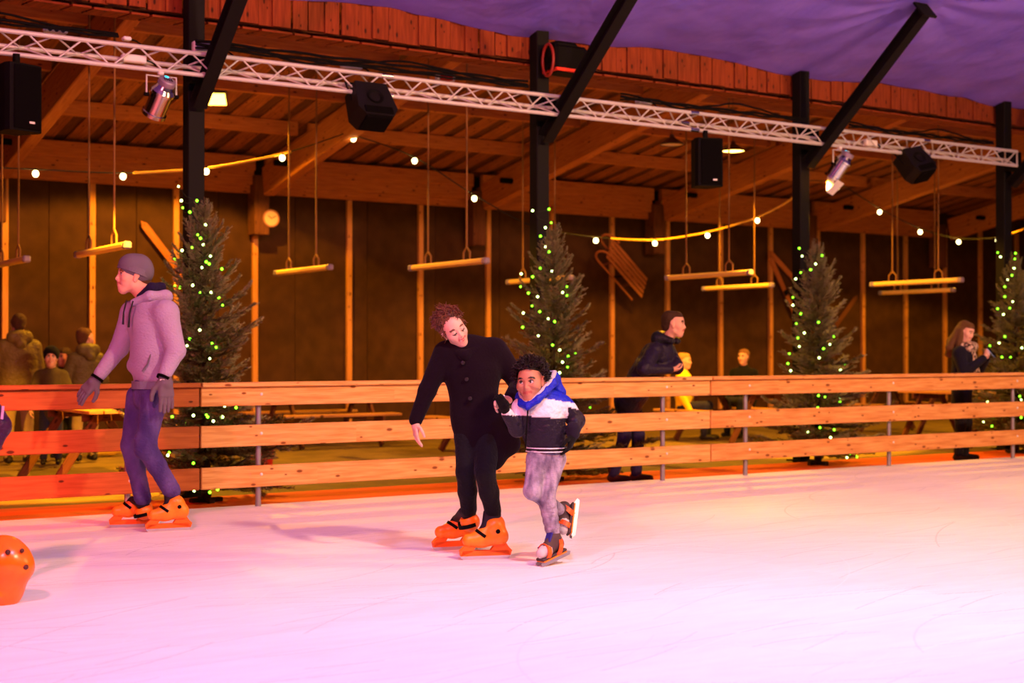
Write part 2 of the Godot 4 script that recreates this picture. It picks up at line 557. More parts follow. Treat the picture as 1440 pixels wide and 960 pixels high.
func build_roof() -> void:
	var roof := struct("ceiling", Vector3(12, 0, -16.5))
	var off := -roof.position
	var slope := Vector3(0, 0.172, 1).normalized()
	var z0 := WALL_Z - 0.1
	var z1 := -12.85
	var length := (z1 - z0) / slope.z
	var lower := []
	for k in 4:
		var mb := MB.new()
		mb.box(Transform3D.IDENTITY, Vector3(length, 0.022, 0.28), 0.003, Vector2(k * 0.55, k * 0.17))
		lower.append(mb.mesh())
	var zc := (z0 + z1) * 0.5
	var n := 0
	var x := -3.6
	while x < 30.0:
		for layer in 2:
			var p := Vector3(x + layer * 0.225, roof_y(zc) + 0.012 + layer * 0.026, zc)
			part("roof_board", lower[(n * 3 + layer * 2 + n / 5) % 4], M.rough_board if layer == 0 else M.dark_board, roof, along(p + off, slope))
		x += 0.45
		n += 1
	# roof skin over the boards keeps the night out
	var skin := MB.new()
	skin.box(along(Vector3(13, roof_y(zc) + 0.075, zc) + off, slope), Vector3(length + 0.2, 0.02, 36))
	put("roof_skin", skin, M.black_soft, roof)
	for i in COL_X.size():
		var low0 := roof_y(WALL_Z) - 0.66
		var mb := MB.new()
		var a := Vector3(COL_X[i], low0 + 0.24, WALL_Z + 0.55)
		var b := Vector3(COL_X[i], roof_y(-12.85) - 0.34, -12.85)
		mb.box(along((a + b) * 0.5 + off, b - a), Vector3((b - a).length(), 0.44, 0.17), 0.012, Vector2(i * 0.4, i * 0.13))
		put("rafter", mb, M.timber, roof)
		var cb := MB.new()      # cleats where the rafter meets the wall
		cb.box(xf_at(Vector3(COL_X[i], 3.5, WALL_Z + 0.2) + off), Vector3(0.24, 0.9, 0.28), 0.01)
		put("wall_post", cb, M.dark_board, roof)
		var bolt := MB.new()
		bolt.lathe(Transform3D(Basis(Vector3(0, 0, 1), PI / 2), Vector3(COL_X[i] - 0.09, roof_y(-19.0) - 0.5, -19.0) + off), [Vector2(0, -0.01), Vector2(0.045, -0.01), Vector2(0.045, 0.2), Vector2(0, 0.2)], 10)
		put("bolt", bolt, M.black, roof)
	for z in [-12.95, -14.17, -15.67, -17.17, -18.67]:
		for i in COL_X.size() - 1:
			var mb := MB.new()
			mb.box(xf_at(Vector3((COL_X[i] + COL_X[i + 1]) * 0.5, roof_y(z) - 0.1, z) + off), Vector3(COL_X[i + 1] - COL_X[i] - 0.17, 0.2, 0.08), 0.008, Vector2(i * 0.6, z))
			put("purlin", mb, M.timber, roof)
	for i in COL_X.size() - 1:      # stepped plates along the wall head
		for s in [[0.12, 0.22, -0.12, -20.2], [0.16, 0.22, -0.33, -20.28], [0.1, 0.16, -0.48, -20.34]]:
			var mb := MB.new()
			mb.box(xf_at(Vector3((COL_X[i] + COL_X[i + 1]) * 0.5, roof_y(WALL_Z) + s[2], s[3]) + off), Vector3(COL_X[i + 1] - COL_X[i] - 0.18, s[1], s[0]), 0.01, Vector2(i * 0.5, s[2]))
			put("wall_plate", mb, M.timber, roof)
	# boarded eave: upright boards, a slatted soffit under them and a carrier behind
	var eave := struct("trim_1", Vector3(12, 0, -12.8))
	off = -eave.position
	var ups := []
	for k in 5:
		var mb := MB.new()
		mb.box(Transform3D.IDENTITY, Vector3(0.155 + 0.012 * k, 0.66, 0.022), 0.003)
		for q in mb.uv.size():
			mb.uv[q] += Vector2(k * 0.45, k * 0.12)
		ups.append(mb.mesh())
	var soff := []
	for k in 3:
		var mb := MB.new()
		mb.box(Transform3D.IDENTITY, Vector3(0.17, 0.022, 0.42), 0.003, Vector2(k * 0.5, k * 0.2))
		soff.append(mb.mesh())
	x = 1.0
	n = 0
	while x < 21.5:
		var front := n % 3 != 1
		var y := 4.76 + rng.randf_range(-0.008, 0.008)
		part("fascia_board", ups[(n * 7 + n / 4) % 5], M.fascia, eave, xf_at(Vector3(x, y, -12.77 + (0.012 if front else -0.014)) + off))
		if n % 1 == 0:
			part("soffit_board", soff[n % 3], M.fascia, eave, xf_at(Vector3(x + 0.05, 4.405, -13.01 + rng.randf_range(-0.01, 0.01)) + off, Basis(Vector3(1, 0, 0), 0.10)))
		x += 0.195 if front else 0.15
		n += 1
	for s in [[-12.84, 4.46, 0.05], [-13.15, 4.475, 0.06]]:
		var mb := MB.new()
		mb.box(xf_at(Vector3(11.5, s[1], s[0]) + off), Vector3(21.5, 0.07, s[2]), 0.006)
		put("carrier", mb, M.dark_board, eave)

func build_columns() -> void:
	var where := ["", "behind the tree beside the man in the beanie", "behind the tree beside the boy", "behind the tree under the barn-door spotlight", "behind the tree beside the woman with a phone"]
	for i in range(1, 5):
		var t := thing("steel_column", "dark steel column with knee brace " + where[i], "column", Vector3(COL_X[i], HALL_Y, COL_Z), "hall columns along the rink")
		var mb := MB.new()
		mb.box(xf_at(Vector3(0, 2.6, 0)), Vector3(0.16, 5.3, 0.15), 0.008)
		put("shaft", mb, M.steel, t)
		mb = MB.new()
		mb.box(xf_at(Vector3(0, 0.01, 0)), Vector3(0.26, 0.02, 0.26), 0.004)
		put("base_plate", mb, M.steel, t)
		var a := Vector3(0.0, 3.62, 0.12)
		var b := Vector3(0.0, 5.14, 1.93)
		var xf := along((a + b) * 0.5, b - a)
		mb = MB.new()
		mb.box(Transform3D(xf.basis, xf.origin + xf.basis.y * 0.06), Vector3((b - a).length(), 0.014, 0.13), 0.002)
		mb.box(Transform3D(xf.basis, xf.origin - xf.basis.y * 0.06), Vector3((b - a).length(), 0.014, 0.13), 0.002)
		mb.box(xf, Vector3((b - a).length(), 0.12, 0.014))
		put("knee_brace", mb, M.steel, t)
		mb = MB.new()
		mb.box(Transform3D(xf.basis, b), Vector3(0.03, 0.22, 0.22), 0.004)
		put("end_plate", mb, M.steel, t)

func tarp_y(x: float, z: float) -> float:
	var run := z + 12.74
	var y := 4.75 + 0.185 * run
	var near := 10.0
	var bay := 0.0
	for i in COL_X.size():
		near = minf(near, absf(x - COL_X[i]))
	bay = clampf(near / 1.94, 0.0, 1.0)
	# the sheet is pulled down at the columns and billows between them
	y -= (1.0 - smoothstep(0.0, 1.0, bay)) * 0.09 * exp(-absf(run) * 0.9)
	y -= sin(bay * PI * 0.5) * 0.03 * exp(-absf(run) * 0.25) * smoothstep(0.0, 1.0, run)
	# pleats fanning out from the brace ends
	for i in COL_X.size():
		var d := Vector2(x - COL_X[i], z + 10.72)
		var r := d.length()
		if r < 2.6:
			y += 0.022 * sin(atan2(d.x, d.y) * 13.0) * smoothstep(0.05, 0.4, r) * (1.0 - r / 2.6) + 0.07 * exp(-r * r * 3.0)
	return y

func build_tent() -> void:
	var mb := MB.new()
	var nx := 300
	var nz := 110
	var xs := []
	for i in nx + 1:
		xs.append(lerpf(-8.0, 24.0, float(i) / nx))
	var zs := []
	for k in nz + 1:
		var f := float(k) / nz
		zs.append(-12.74 + 7.5 * f if f < 0.8 else lerpf(-6.74, 10.9, (f - 0.8) / 0.2))
	var f1 := noise(0.35, 51, 3)
	var ys := PackedFloat32Array()
	ys.resize((nx + 1) * (nz + 1))
	for k in nz + 1:
		for i in nx + 1:
			ys[k * (nx + 1) + i] = tarp_y(xs[i], zs[k]) + 0.035 * f1.get_noise_2d(xs[i] * 2.0, zs[k] * 1.2)
	for k in nz + 1:
		for i in nx + 1:
			var i0 := maxi(i - 1, 0); var i1 := mini(i + 1, nx); var k0 := maxi(k - 1, 0); var k1 := mini(k + 1, nz)
			var gx: float = (ys[k * (nx + 1) + i1] - ys[k * (nx + 1) + i0]) / (xs[i1] - xs[i0])
			var gz: float = (ys[k1 * (nx + 1) + i] - ys[k0 * (nx + 1) + i]) / (zs[k1] - zs[k0])
			mb.vert(Vector3(xs[i], ys[k * (nx + 1) + i], zs[k]), Vector3(gx, -1, gz).normalized(), Vector2(xs[i], zs[k]))
	for k in nz:
		for i in nx:
			var a := k * (nx + 1) + i
			mb.face(a, a + 1, a + nx + 2)
			mb.face(a, a + nx + 2, a + nx + 1)
	var t := part("ceiling_tarp", mb.mesh(), M.tarp, self)
	t.set_meta("kind", "structure")
	t.set_meta("label", "blue tent sheet stretched over the rink")
	for w in [[Vector3(12, 3.4, 11.0), Vector3(60, 7.4, 0.1), "wall_front"], [Vector3(-9.5, 3.4, -0.6), Vector3(0.1, 7.4, 23.0), "wall_tent_left"], [Vector3(26, 3.4, -0.6), Vector3(0.1, 7.4, 23.0), "wall_tent_right"]]:
		mb = MB.new()
		mb.box(xf_at(Vector3.ZERO), w[1])
		var o := put(w[2], mb, M.tarp, self, xf_at(w[0]))
		o.set_meta("kind", "structure")

# ---------------------------------------------------------------- fence
func build_fence() -> void:
	var panels := [[-1.23, "reddish-brown older rail fence panel behind the man in the beanie", M.old_pine], [4.17, "pale pine rail fence panel behind the woman in black and the boy", M.pine], [9.57, "knotty pine rail fence panel in front of the woman with a phone", M.pine2], [14.97, "pine rail fence panel past the last Christmas tree", M.pine]]
	for i in panels.size():
		var t := thing("rink_fence_panel", panels[i][1], "fence", Vector3(panels[i][0], 0, FENCE_Z), "rail fence panels along the ice")
		var len := 5.385
		var rails := [[0.913, 0.155], [0.590, 0.175], [0.253, 0.175]]
		for k in 3:
			var mb := MB.new()
			mb.box(xf_at(Vector3(len * 0.5 + (0.0 if k != 2 else 0.004), rails[k][0], 0.047)), Vector3(len, rails[k][1], 0.042), 0.006, Vector2(i * 0.83 + k * 0.37 + 0.1, i * 0.31 + k * 0.23))
			put("rail", mb, panels[i][2], t)
		var mb := MB.new()
		mb.box(xf_at(Vector3(len * 0.5, 1.009, 0.03)), Vector3(len, 0.036, 0.15), 0.006, Vector2(i * 0.4, 0.5))
		put("cap_rail", mb, panels[i][2], t)
		for px in [0.52, 2.67, 4.82]:
			mb = MB.new()
			mb.tube([Vector3(px, -0.05, 0), Vector3(px, 0.985, 0)], [0.024], 14)
			mb.box(xf_at(Vector3(px, -0.02, 0)), Vector3(0.11, 0.012, 0.11), 0.002)
			var post := put("post", mb, M.galv, t)
			for k in 3:
				mb = MB.new()
				mb.lathe(Transform3D(Basis(Vector3(1, 0, 0), PI / 2), Vector3(px, rails[k][0] + 0.015, 0.066)), [Vector2(0.0, 0.011), Vector2(0.008, 0.010), Vector2(0.013, 0.004), Vector2(0.014, 0.0)], 10)
				put("bolt", mb, M.white_plastic, post)

# ---------------------------------------------------------------- truss and what hangs on it
const TRUSS_Z := -12.25
func build_truss() -> void:
	var t := thing("lighting_truss", "long pink-lit aluminium lighting truss running along the hall front", "truss", Vector3(-0.6, 3.77, TRUSS_Z))
	var len := 16.7
	var top := Vector3(0, 0.19, 0)
	var back := Vector3(0, 0.095, -0.17)
	for c in [Vector3.ZERO, top, back]:
		var mb := MB.new()
		mb.tube([c, c + Vector3(len, 0, 0)], [0.021], 12)
		put("chord", mb, M.alu, t)
	for face in [[Vector3.ZERO, top], [top, back], [Vector3.ZERO, back]]:
		var d: Vector3 = face[1] - face[0] + Vector3(0.22, 0, 0)
		var e: Vector3 = face[1] - face[0] - Vector3(0.22, 0, 0)
		var m1 := MB.new()
		m1.tube([Vector3.ZERO, d], [0.0085], 8, false)
		var m2 := MB.new()
		m2.tube([Vector3.ZERO, e], [0.0085], 8, false)
		var a := m1.mesh()
		var b := m2.mesh()
		var x := 0.12
		while x < len - 0.1:
			part("diagonal", a, M.alu, t, xf_at(face[0] + Vector3(x + 0.012, 0, 0)))
			if x > 0.3:
				part("diagonal", b, M.alu, t, xf_at(face[0] + Vector3(x - 0.012, 0, 0)))
			x += 0.48
	var joint := MB.new()
	joint.tube([Vector3(-0.06, 0, 0), Vector3(0.06, 0, 0)], [0.026], 12)
	var jm := joint.mesh()
	for x in [3.3, 7.15, 11.05, 14.9]:
		for c in [Vector3.ZERO, top, back]:
			part("coupler", jm, M.chrome, t, xf_at(c + Vector3(x, 0, 0)))
	for x in [0.0, len]:
		var mb := MB.new()
		mb.tube([Vector3(x, 0, 0), top + Vector3(x, 0, 0), back + Vector3(x, 0, 0), Vector3(x, 0, 0)], [0.012], 8, false)
		put("end_frame", mb, M.alu, t)
	for i in range(1, 5):      # clamps to the columns
		var mb := MB.new()
		mb.box(xf_at(Vector3(COL_X[i] + 0.6, 0.1, -0.25)), Vector3(0.2, 0.26, 0.14), 0.008)
		put("column_clamp", mb, M.black, t)
	# loose cables lying along the top chord
	var cs := [[0.6, 3.9, 3], [4.6, 8.2, 4], [9.4, 12.2, 3], [12.9, 15.6, 3]]
	for i in cs.size():
		var cb := thing("cable_bundle", ["black cable bundle on the truss above the left loudspeaker", "black cable bundle on the truss above the moving-head spotlight", "black cable bundle on the truss above the hanging loudspeaker", "black cable bundle on the truss above the tilted loudspeaker"][i], "cable", Vector3(cs[i][0], 3.995, TRUSS_Z), "cables on the truss")
		for k in cs[i][2]:
			var pts := []
			var n := 26
			for q in n + 1:
				var f := float(q) / n
				pts.append(Vector3((cs[i][1] - cs[i][0]) * f, 0.012 + 0.016 * absf(sin(f * 17.0 + k * 2.1)) + 0.020 * k + (0.06 * sin(f * PI * 3.0 + k) if k == 2 else 0.0) * (1.0 if f > 0.2 and f < 0.8 else 0.2), 0.012 + 0.012 * sin(f * 9.0 + k)))
			var mb := MB.new()
			mb.tube(pts, [0.011 + 0.003 * (k % 2)], 6)
			put("cable", mb, M.black, cb)
	small_boxes()
	par_can(Vector3(pix_z(226, 96, TRUSS_Z).x, 3.745, TRUSS_Z), 0.20, Vector3(-0.16, -0.80, -0.62), "chrome spotlight can hanging beside the column at the first tree", Vector3(-0.08, -0.80, -0.60), false)
	par_can(Vector3(pix_z(1181, 205, TRUSS_Z).x, 3.745, TRUSS_Z), 0.20, Vector3(-0.30, -0.82, -0.48), "chrome spotlight can with white barn doors beside the third tree's column", Vector3(0.30, -0.76, -0.58), true)
	speaker_box(Vector3(pix_z(22, 118, TRUSS_Z).x, 0, TRUSS_Z + 0.02), 3.73, Vector3(0.33, 0.56, 0.30), "large black loudspeaker hanging from the truss over the group by the table", Vector3(-0.2, 0, 0.35))
	speaker_box(Vector3(pix_z(990, 210, TRUSS_Z).x, 0, TRUSS_Z + 0.02), 3.73, Vector3(0.33, 0.54, 0.30), "black upright loudspeaker hanging from the truss by the round pendant lamp", Vector3(0.0, 0, -0.25))
	tilted_speaker(pix_z(521, 150, TRUSS_Z + 0.05), Vector3(-0.55, 0.0, 0), "black wedge-shaped loudspeaker tilted down under the truss above the woman", 0.5)
	tilted_speaker(pix_z(1287, 232, TRUSS_Z + 0.05), Vector3(-0.62, -0.15, 0.28), "black tilted loudspeaker under the truss above the last trees", 0.48)
	blower()

func small_boxes() -> void:
	var specs := [
		[78, 35, 0.20, 0.055, "power_strip", "white socket strip with dark sockets lying on the truss", "power strip"],
		[178, 45, 0.075, 0.035, "adapter_plug", "small white plug on the truss above the first spotlight", "plug"],
		[188, 79, 0.22, 0.07, "dimmer_box", "white ballast box inside the truss by the first spotlight", "box"],
		[293, 64, 0.30, 0.11, "junction_box", "pale square junction box on the truss behind the first knee brace", "box"],
		[494, 82, 0.22, 0.05, "tube_holder", "pale tube holder lying on the truss", "holder"],
		[626, 100, 0.16, 0.055, "red_canister", "red and white canister on the truss", "canister"],
		[905, 133, 0.20, 0.06, "cable_cover", "white cable cover on the truss over the hanging loudspeaker", "cover"],
		[1224, 201, 0.20, 0.08, "dimmer_box", "white ballast box inside the truss by the barn-door spotlight", "box"],
	]
	for s in specs:
		var at := pix_z(s[0], s[1], TRUSS_Z - 0.07)
		if s[1] > 70 and s[1] < 81 or s[0] == 1224:
			at.y = 3.86
		else:
			at.y = 4.03
		var t := thing(s[4], s[5], s[6], at)
		var mb := MB.new()
		mb.box(Transform3D.IDENTITY, Vector3(s[2], s[3], 0.07), 0.012)
		put("housing", mb, M.red_plastic if s[4] == "red_canister" else M.white_plastic, t)
		if s[4] == "power_strip":
			for k in 3:
				mb = MB.new()
				mb.lathe(Transform3D(Basis(Vector3(1, 0, 0), PI / 2), Vector3(-0.055 + 0.055 * k, 0, 0.028)), [Vector2(0, 0.012), Vector2(0.02, 0.012), Vector2(0.022, 0.0)], 12)
				put("socket", mb, mat(Color(0.06, 0.08, 0.22), 0.5), t)
		elif s[4] == "red_canister":
			for k in [-1, 1]:
				mb = MB.new()
				mb.lathe(Transform3D(Basis(Vector3(0, 0, 1), PI / 2), Vector3(k * 0.08, 0, 0)), [Vector2(0, -0.02), Vector2(0.032, -0.02), Vector2(0.032, 0.02), Vector2(0, 0.02)], 12)
				put("cap", mb, M.white_plastic, t)
		else:
			mb = MB.new()
			mb.tube([Vector3(s[2] * 0.5, 0, 0), Vector3(s[2] * 0.5 + 0.05, -0.01, 0), Vector3(s[2] * 0.5 + 0.10, -0.03, -0.02)], [0.008], 6)
			put("lead", mb, M.black, t)

# polished spotlight can in a yoke; dir is where it points
func par_can(at: Vector3, drop: float, dir: Vector3, label: String, aim: Vector3, doors: bool) -> void:
	var t := thing("spotlight_can", label, "spotlight", at, "spotlight cans on the truss")
	var d := dir.normalized()
	var mid := Vector3(0, -drop, 0.02)
	var mb := MB.new()
	mb.box(xf_at(Vector3(0, 0.0, 0)), Vector3(0.05, 0.035, 0.05), 0.008)
	put("clamp", mb, M.white_plastic, t)
	mb = MB.new()
	var sx := Vector3(0.135, 0, 0)
	mb.tube([mid - sx, mid - sx + Vector3(0, drop - 0.03, 0), Vector3(0, -0.03, 0), mid + sx + Vector3(0, drop - 0.03, 0), mid + sx], [0.009], 8)
	put("yoke", mb, M.alu, t)
	var xf := Transform3D(Basis(), mid)
	var y := -d
	var x := Vector3.RIGHT
	x = (x - y * x.dot(y)).normalized()
	xf.basis = Basis(x, y, x.cross(y))
	mb = MB.new()
	mb.lathe(xf, [Vector2(0.105, -0.20), Vector2(0.112, -0.20), Vector2(0.112, -0.17), Vector2(0.098, -0.165), Vector2(0.098, 0.02), Vector2(0.112, 0.025), Vector2(0.112, 0.05), Vector2(0.09, 0.08), Vector2(0.075, 0.11), Vector2(0.075, 0.115)], 28)
	put("can", mb, mat(Color(0.80, 0.78, 0.76), 0.16, 1.0), t)
	mb = MB.new()
	mb.lathe(xf, [Vector2(0.07, 0.09), Vector2(0.078, 0.12), Vector2(0.078, 0.155), Vector2(0.07, 0.165), Vector2(0, 0.166)], 24)
	var cap := put("rear_cap", mb, mat(Color(0.55, 0.50, 0.60), 0.4, 0.3), t)
	mb = MB.new()
	for k in 4:
		mb.box(Transform3D(xf.basis, xf * Vector3(-0.035 + k * 0.022, 0.168, 0.005)), Vector3(0.011, 0.006, 0.045), 0.002)
	put("vent", mb, M.black, cap)
	mb = MB.new()
	mb.box(Transform3D(xf.basis, xf * Vector3(0.0, 0.168, -0.045)), Vector3(0.035, 0.008, 0.02), 0.003)
	put("indicator_light", mb, glow(Color(0.15, 0.85, 1.0), 2.2), cap)
	mb = MB.new()
	mb.lathe(xf, [Vector2(0, -0.185), Vector2(0.05, -0.188), Vector2(0.1, -0.18)], 24)
	put("lens", mb, glow(Color(1.0, 0.62, 0.16), 5.0), t)
	if doors:
		for k in 2:
			mb = MB.new()
			var w := 0.10
			var c := xf * Vector3(0.03 + 0.10 * k, -0.27, 0.10 - 0.18 * k)
			mb.box(Transform3D(xf.basis * Basis(Vector3(1, 0, 0), 0.25 - 0.9 * k), c), Vector3(w * 1.4, 0.20, 0.004), 0.001)
			put("barn_door", mb, M.white_plastic, t)
	mb = MB.new()
	for k in [-1, 1]:
		mb.lathe(Transform3D(Basis(Vector3(0, 0, 1), PI / 2), mid + sx * k), [Vector2(0, -0.02), Vector2(0.018, -0.02), Vector2(0.018, 0.02), Vector2(0, 0.02)], 10)
	put("yoke_knob", mb, M.black, t)
	var src := at + mid + d * 0.22
	spot(src, src + aim * 5.0, HALL_COLOR, PAR_ENERGY, 30.0, 0.05, 0.3)

const PAR_ENERGY := 70.0

func speaker_box(at: Vector3, top: float, size: Vector3, label: String, turn: Vector3) -> void:
	var t := thing("hanging_loudspeaker", label, "loudspeaker", Vector3(at.x, top - 0.06, at.z), "loudspeakers on the truss")
	t.rotation.y = turn.z
	var mb := MB.new()
	# trapezoid cabinet, rounded front
	var w := size.x * 0.5
	var dp := size.z * 0.5
	var poly := PackedVector2Array([Vector2(-w * 0.62, -dp), Vector2(w * 0.62, -dp), Vector2(w, dp * 0.55), Vector2(w * 0.92, dp * 0.9), Vector2(w * 0.7, dp), Vector2(-w * 0.7, dp), Vector2(-w * 0.92, dp * 0.9), Vector2(-w, dp * 0.55)])
	mb.slab(Transform3D(Basis(Vector3(1, 0, 0), PI / 2), Vector3(0, -size.y * 0.5, 0)), poly, size.y)
	put("cabinet", mb, M.black, t)
	mb = MB.new()
	mb.box(xf_at(Vector3(0, -size.y * 0.5, dp + 0.006)), Vector3(w * 1.5, size.y * 0.94, 0.014), 0.005)
	var g := put("grille", mb, M.black_soft, t)
	mb = MB.new()
	mb.box(xf_at(Vector3(w * 0.25, -size.y * 0.87, dp + 0.016)), Vector3(0.05, 0.018, 0.006), 0.002)
	put("badge", mb, M.white_plastic, g)
	mb = MB.new()
	mb.box(xf_at(Vector3(0, 0.03, 0)), Vector3(0.05, 0.07, 0.05), 0.006)
	mb.tube([Vector3(0, 0.05, 0), Vector3(0.0, 0.10, 0)], [0.03], 10)
	put("bracket", mb, M.black, t)

func tilted_speaker(at: Vector3, rot: Vector3, label: String, size: float) -> void:
	var t := thing("monitor_loudspeaker", label, "loudspeaker", at, "loudspeakers on the truss")
	t.rotation = rot
	var s := size
	var mb := MB.new()
	var poly := PackedVector2Array([Vector2(-0.34, 0.40), Vector2(0.34, 0.40), Vector2(0.42, -0.22), Vector2(0.30, -0.40), Vector2(-0.30, -0.40), Vector2(-0.42, -0.22)])
	for i in poly.size():
		poly[i] *= s
	mb.slab(Transform3D.IDENTITY, poly, 0.5 * s)
	put("cabinet", mb, mat(Color(0.06, 0.045, 0.05), 0.6, 0.0, 0.3), t)
	mb = MB.new()
	mb.box(xf_at(Vector3(0, -0.41 * s, 0)), Vector3(0.56 * s, 0.03, 0.44 * s), 0.008)
	mb.box(xf_at(Vector3(0, -0.28 * s, 0.255 * s)), Vector3(0.6 * s, 0.16 * s, 0.02), 0.006)
	put("grille", mb, M.black_soft, t)
	mb = MB.new()
	mb.lathe(Transform3D(Basis(Vector3(1, 0, 0), PI / 2), Vector3(0, 0.02, 0.25 * s)), [Vector2(0.16 * s, 0.0), Vector2(0.17 * s, 0.015), Vector2(0.14 * s, 0.012), Vector2(0.05 * s, -0.02), Vector2(0, 0.0)], 20)
	put("driver", mb, M.black, t)
	mb = MB.new()
	mb.tube([Vector3(-0.36 * s, 0.1 * s, 0), Vector3(-0.40 * s, 0.55 * s, 0), Vector3(0.40 * s, 0.55 * s, 0), Vector3(0.36 * s, 0.1 * s, 0)], [0.012], 6)
	put("bracket", mb, M.black, t)

func blower() -> void:
	var t := thing("air_blower", "black air blower with an orange strap tied to the second column above the truss", "blower", pix_z(790, 88, -12.43))
	var mb := MB.new()
	mb.box(xf_at(Vector3(0.05, 0.02, 0)), Vector3(0.42, 0.30, 0.26), 0.03)
	mb.box(xf_at(Vector3(0.0, 0.16, 0)), Vector3(0.30, 0.10, 0.22), 0.03)
	put("housing", mb, M.black, t)
	mb = MB.new()
	mb.box(xf_at(Vector3(0.06, -0.10, 0.0)), Vector3(0.44, 0.035, 0.28), 0.004)
	put("strap", mb, mat(Color(0.9, 0.2, 0.06), 0.7), t)
	mb = MB.new()
	var ring := []
	for k in 19:
		var a := TAU * k / 18.0
		ring.append(Vector3(-0.20, 0.0 + 0.17 * cos(a), 0.03 + 0.10 * sin(a)))
	mb.tube(ring, [0.016], 8, false)
	put("fan_ring", mb, mat(Color(0.55, 0.13, 0.08), 0.5), t)
	mb = MB.new()
	for k in 5:
		var a := TAU * k / 5.0
		mb.box(Transform3D(Basis(Vector3(1, 0, 0), a), Vector3(-0.19, 0.07 * cos(a), 0.03 + 0.05 * sin(a))), Vector3(0.01, 0.11, 0.04), 0.002)
	put("fan_blade", mb, M.black, t)
	mb = MB.new()
	mb.box(xf_at(Vector3(-0.05, 0.0, -0.13)), Vector3(0.24, 0.12, 0.07), 0.006)
	put("mount", mb, M.black, t)

# ---------------------------------------------------------------- things in the hall
func build_hall_things() -> void:
	# hanging batten lamps, two rows, each on two cords
	var bars := [
		[4.37, -14.25, "unlit batten lamp on two cords behind the man in the beanie", 1.55], [8.5, -14.4, "unlit batten lamp on two cords above the woman in black", 1.65], [12.6, -14.5, "unlit pale batten lamp on two cords above the leaning man", 1.6], [16.45, -14.3, "unlit batten lamp on two cords left of the woman with a phone", 1.6],
		[4.1, -16.8, "unlit batten lamp on two cords above the man in the olive jacket", 1.4], [7.57, -16.4, "unlit batten lamp on two cords below the wall clock", 1.5], [11.4, -16.75, "unlit batten lamp on two cords behind the boy's tree", 1.5], [15.3, -16.9, "unlit batten lamp on two cords above the seated boy in black", 1.5], [19.0, -16.5, "unlit dim batten lamp on two cords, second row, above the far table", 1.5],
	]
	for b in bars:
		var t := thing("batten_lamp", b[2], "lamp", Vector3(b[0], 2.3, b[1]), "batten lamps hanging over the tables")
		var mb := MB.new()
		mb.box(Transform3D.IDENTITY, Vector3(0.075, 0.068, b[3]), 0.02)
		put("tube", mb, mat(Color(0.90, 0.76, 0.42), 0.6), t)
		for e in [-1, 1]:
			mb = MB.new()
			mb.box(xf_at(Vector3(0, 0, e * (b[3] * 0.5 + 0.03))), Vector3(0.08, 0.073, 0.08), 0.015)
			put("end_cap", mb, mat(Color(0.55, 0.5, 0.58), 0.5), t)
			var hz: float = e * b[3] * 0.27
			mb = MB.new()
			mb.tube([Vector3(0, 0.02, hz - 0.07), Vector3(0, 0.12, hz - 0.07), Vector3(0, 0.18, hz), Vector3(0, 0.12, hz + 0.07), Vector3(0, 0.02, hz + 0.07)], [0.012], 6)
			put("hanger", mb, M.rope, t)
			mb = MB.new()
			mb.tube([Vector3(0, 0.15, hz), Vector3(0, 1.0, hz), Vector3(0, roof_y(b[1] + hz) - 2.3, hz)], [0.011], 6)
			put("cord", mb, M.rope, t)
	# ceiling lamps
	var p1 := pix_z(301, 140, -17.8)
	var t1 := thing("flood_lamp", "bright rectangular flood lamp under the roof beside the first column", "lamp", p1)
	var mb := MB.new()
	var tilt := Transform3D(Basis.from_euler(Vector3(-0.55, -0.5, 0)), Vector3.ZERO)
	mb.box(xf_at(Vector3(0, 0.04, 0)), Vector3(0.34, 0.06, 0.26), 0.012)
	put("housing", mb, mat(Color(0.3, 0.3, 0.3), 0.5), t1, tilt)
	mb = MB.new()
	mb.box(xf_at(Vector3(0, 0.004, 0)), Vector3(0.30, 0.014, 0.22), 0.003)
	put("lamp_glass", mb, glow(Color(1.0, 0.72, 0.25), 14.0), t1, tilt)
	mb = MB.new()
	mb.box(xf_at(Vector3(0, 0.07 + (roof_y(-17.8) - p1.y - 0.07) * 0.5, 0)), Vector3(0.05, roof_y(-17.8) - p1.y - 0.07, 0.05), 0.004)
	put("bracket", mb, M.steel, t1)
	spot(p1 + tilt.basis * Vector3(0, -0.03, 0), p1 + Vector3(0, -3, 0), HALL_COLOR, LAMP_ENERGY, 71.0, 0.10, 0.12)
	for s in [[1031, 213, true, "lit round pendant lamp beside the hanging loudspeaker"], [1500, 252, true, "lit round pendant lamp at the far right end of the hall"], [945, 204, false, "unlit flat pendant lamp left of the hanging loudspeaker"]]:
		var p := pix_z(s[0], s[1], -15.6)
		var t := thing("pendant_lamp", s[3], "lamp", p)
		mb = MB.new()
		mb.lathe(Transform3D.IDENTITY, [Vector2(0.17, 0.0), Vector2(0.165, 0.02), Vector2(0.10, 0.07), Vector2(0.04, 0.11), Vector2(0.03, 0.15), Vector2(0, 0.15)], 24)
		put("shade", mb, mat(Color(0.35, 0.25, 0.2), 0.5), t)
		mb = MB.new()
		mb.lathe(Transform3D.IDENTITY, [Vector2(0, 0.002), Vector2(0.1, 0.0), Vector2(0.162, 0.012)], 24)
		put("lamp_glass", mb, glow(Color(1.0, 0.80, 0.35), 14.0) if s[2] else mat(Color(0.8, 0.7, 0.6), 0.4), t)
		mb = MB.new()
		mb.tube([Vector3(0, 0.14, 0), Vector3(0, roof_y(-15.6) - p.y, 0)], [0.006], 6)
		put("cord", mb, M.rope, t)
		if s[2]:
			spot(p + Vector3(0, -0.03, 0), p + Vector3(0, -3, 0), HALL_COLOR, LAMP_ENERGY, 71.0, 0.10, 0.12)
	# clock
	var pc := pix_z(381, 307, WALL_Z + 0.34)
	var t2 := thing("wall_clock", "round pale wall clock on the dark post", "clock", pc)
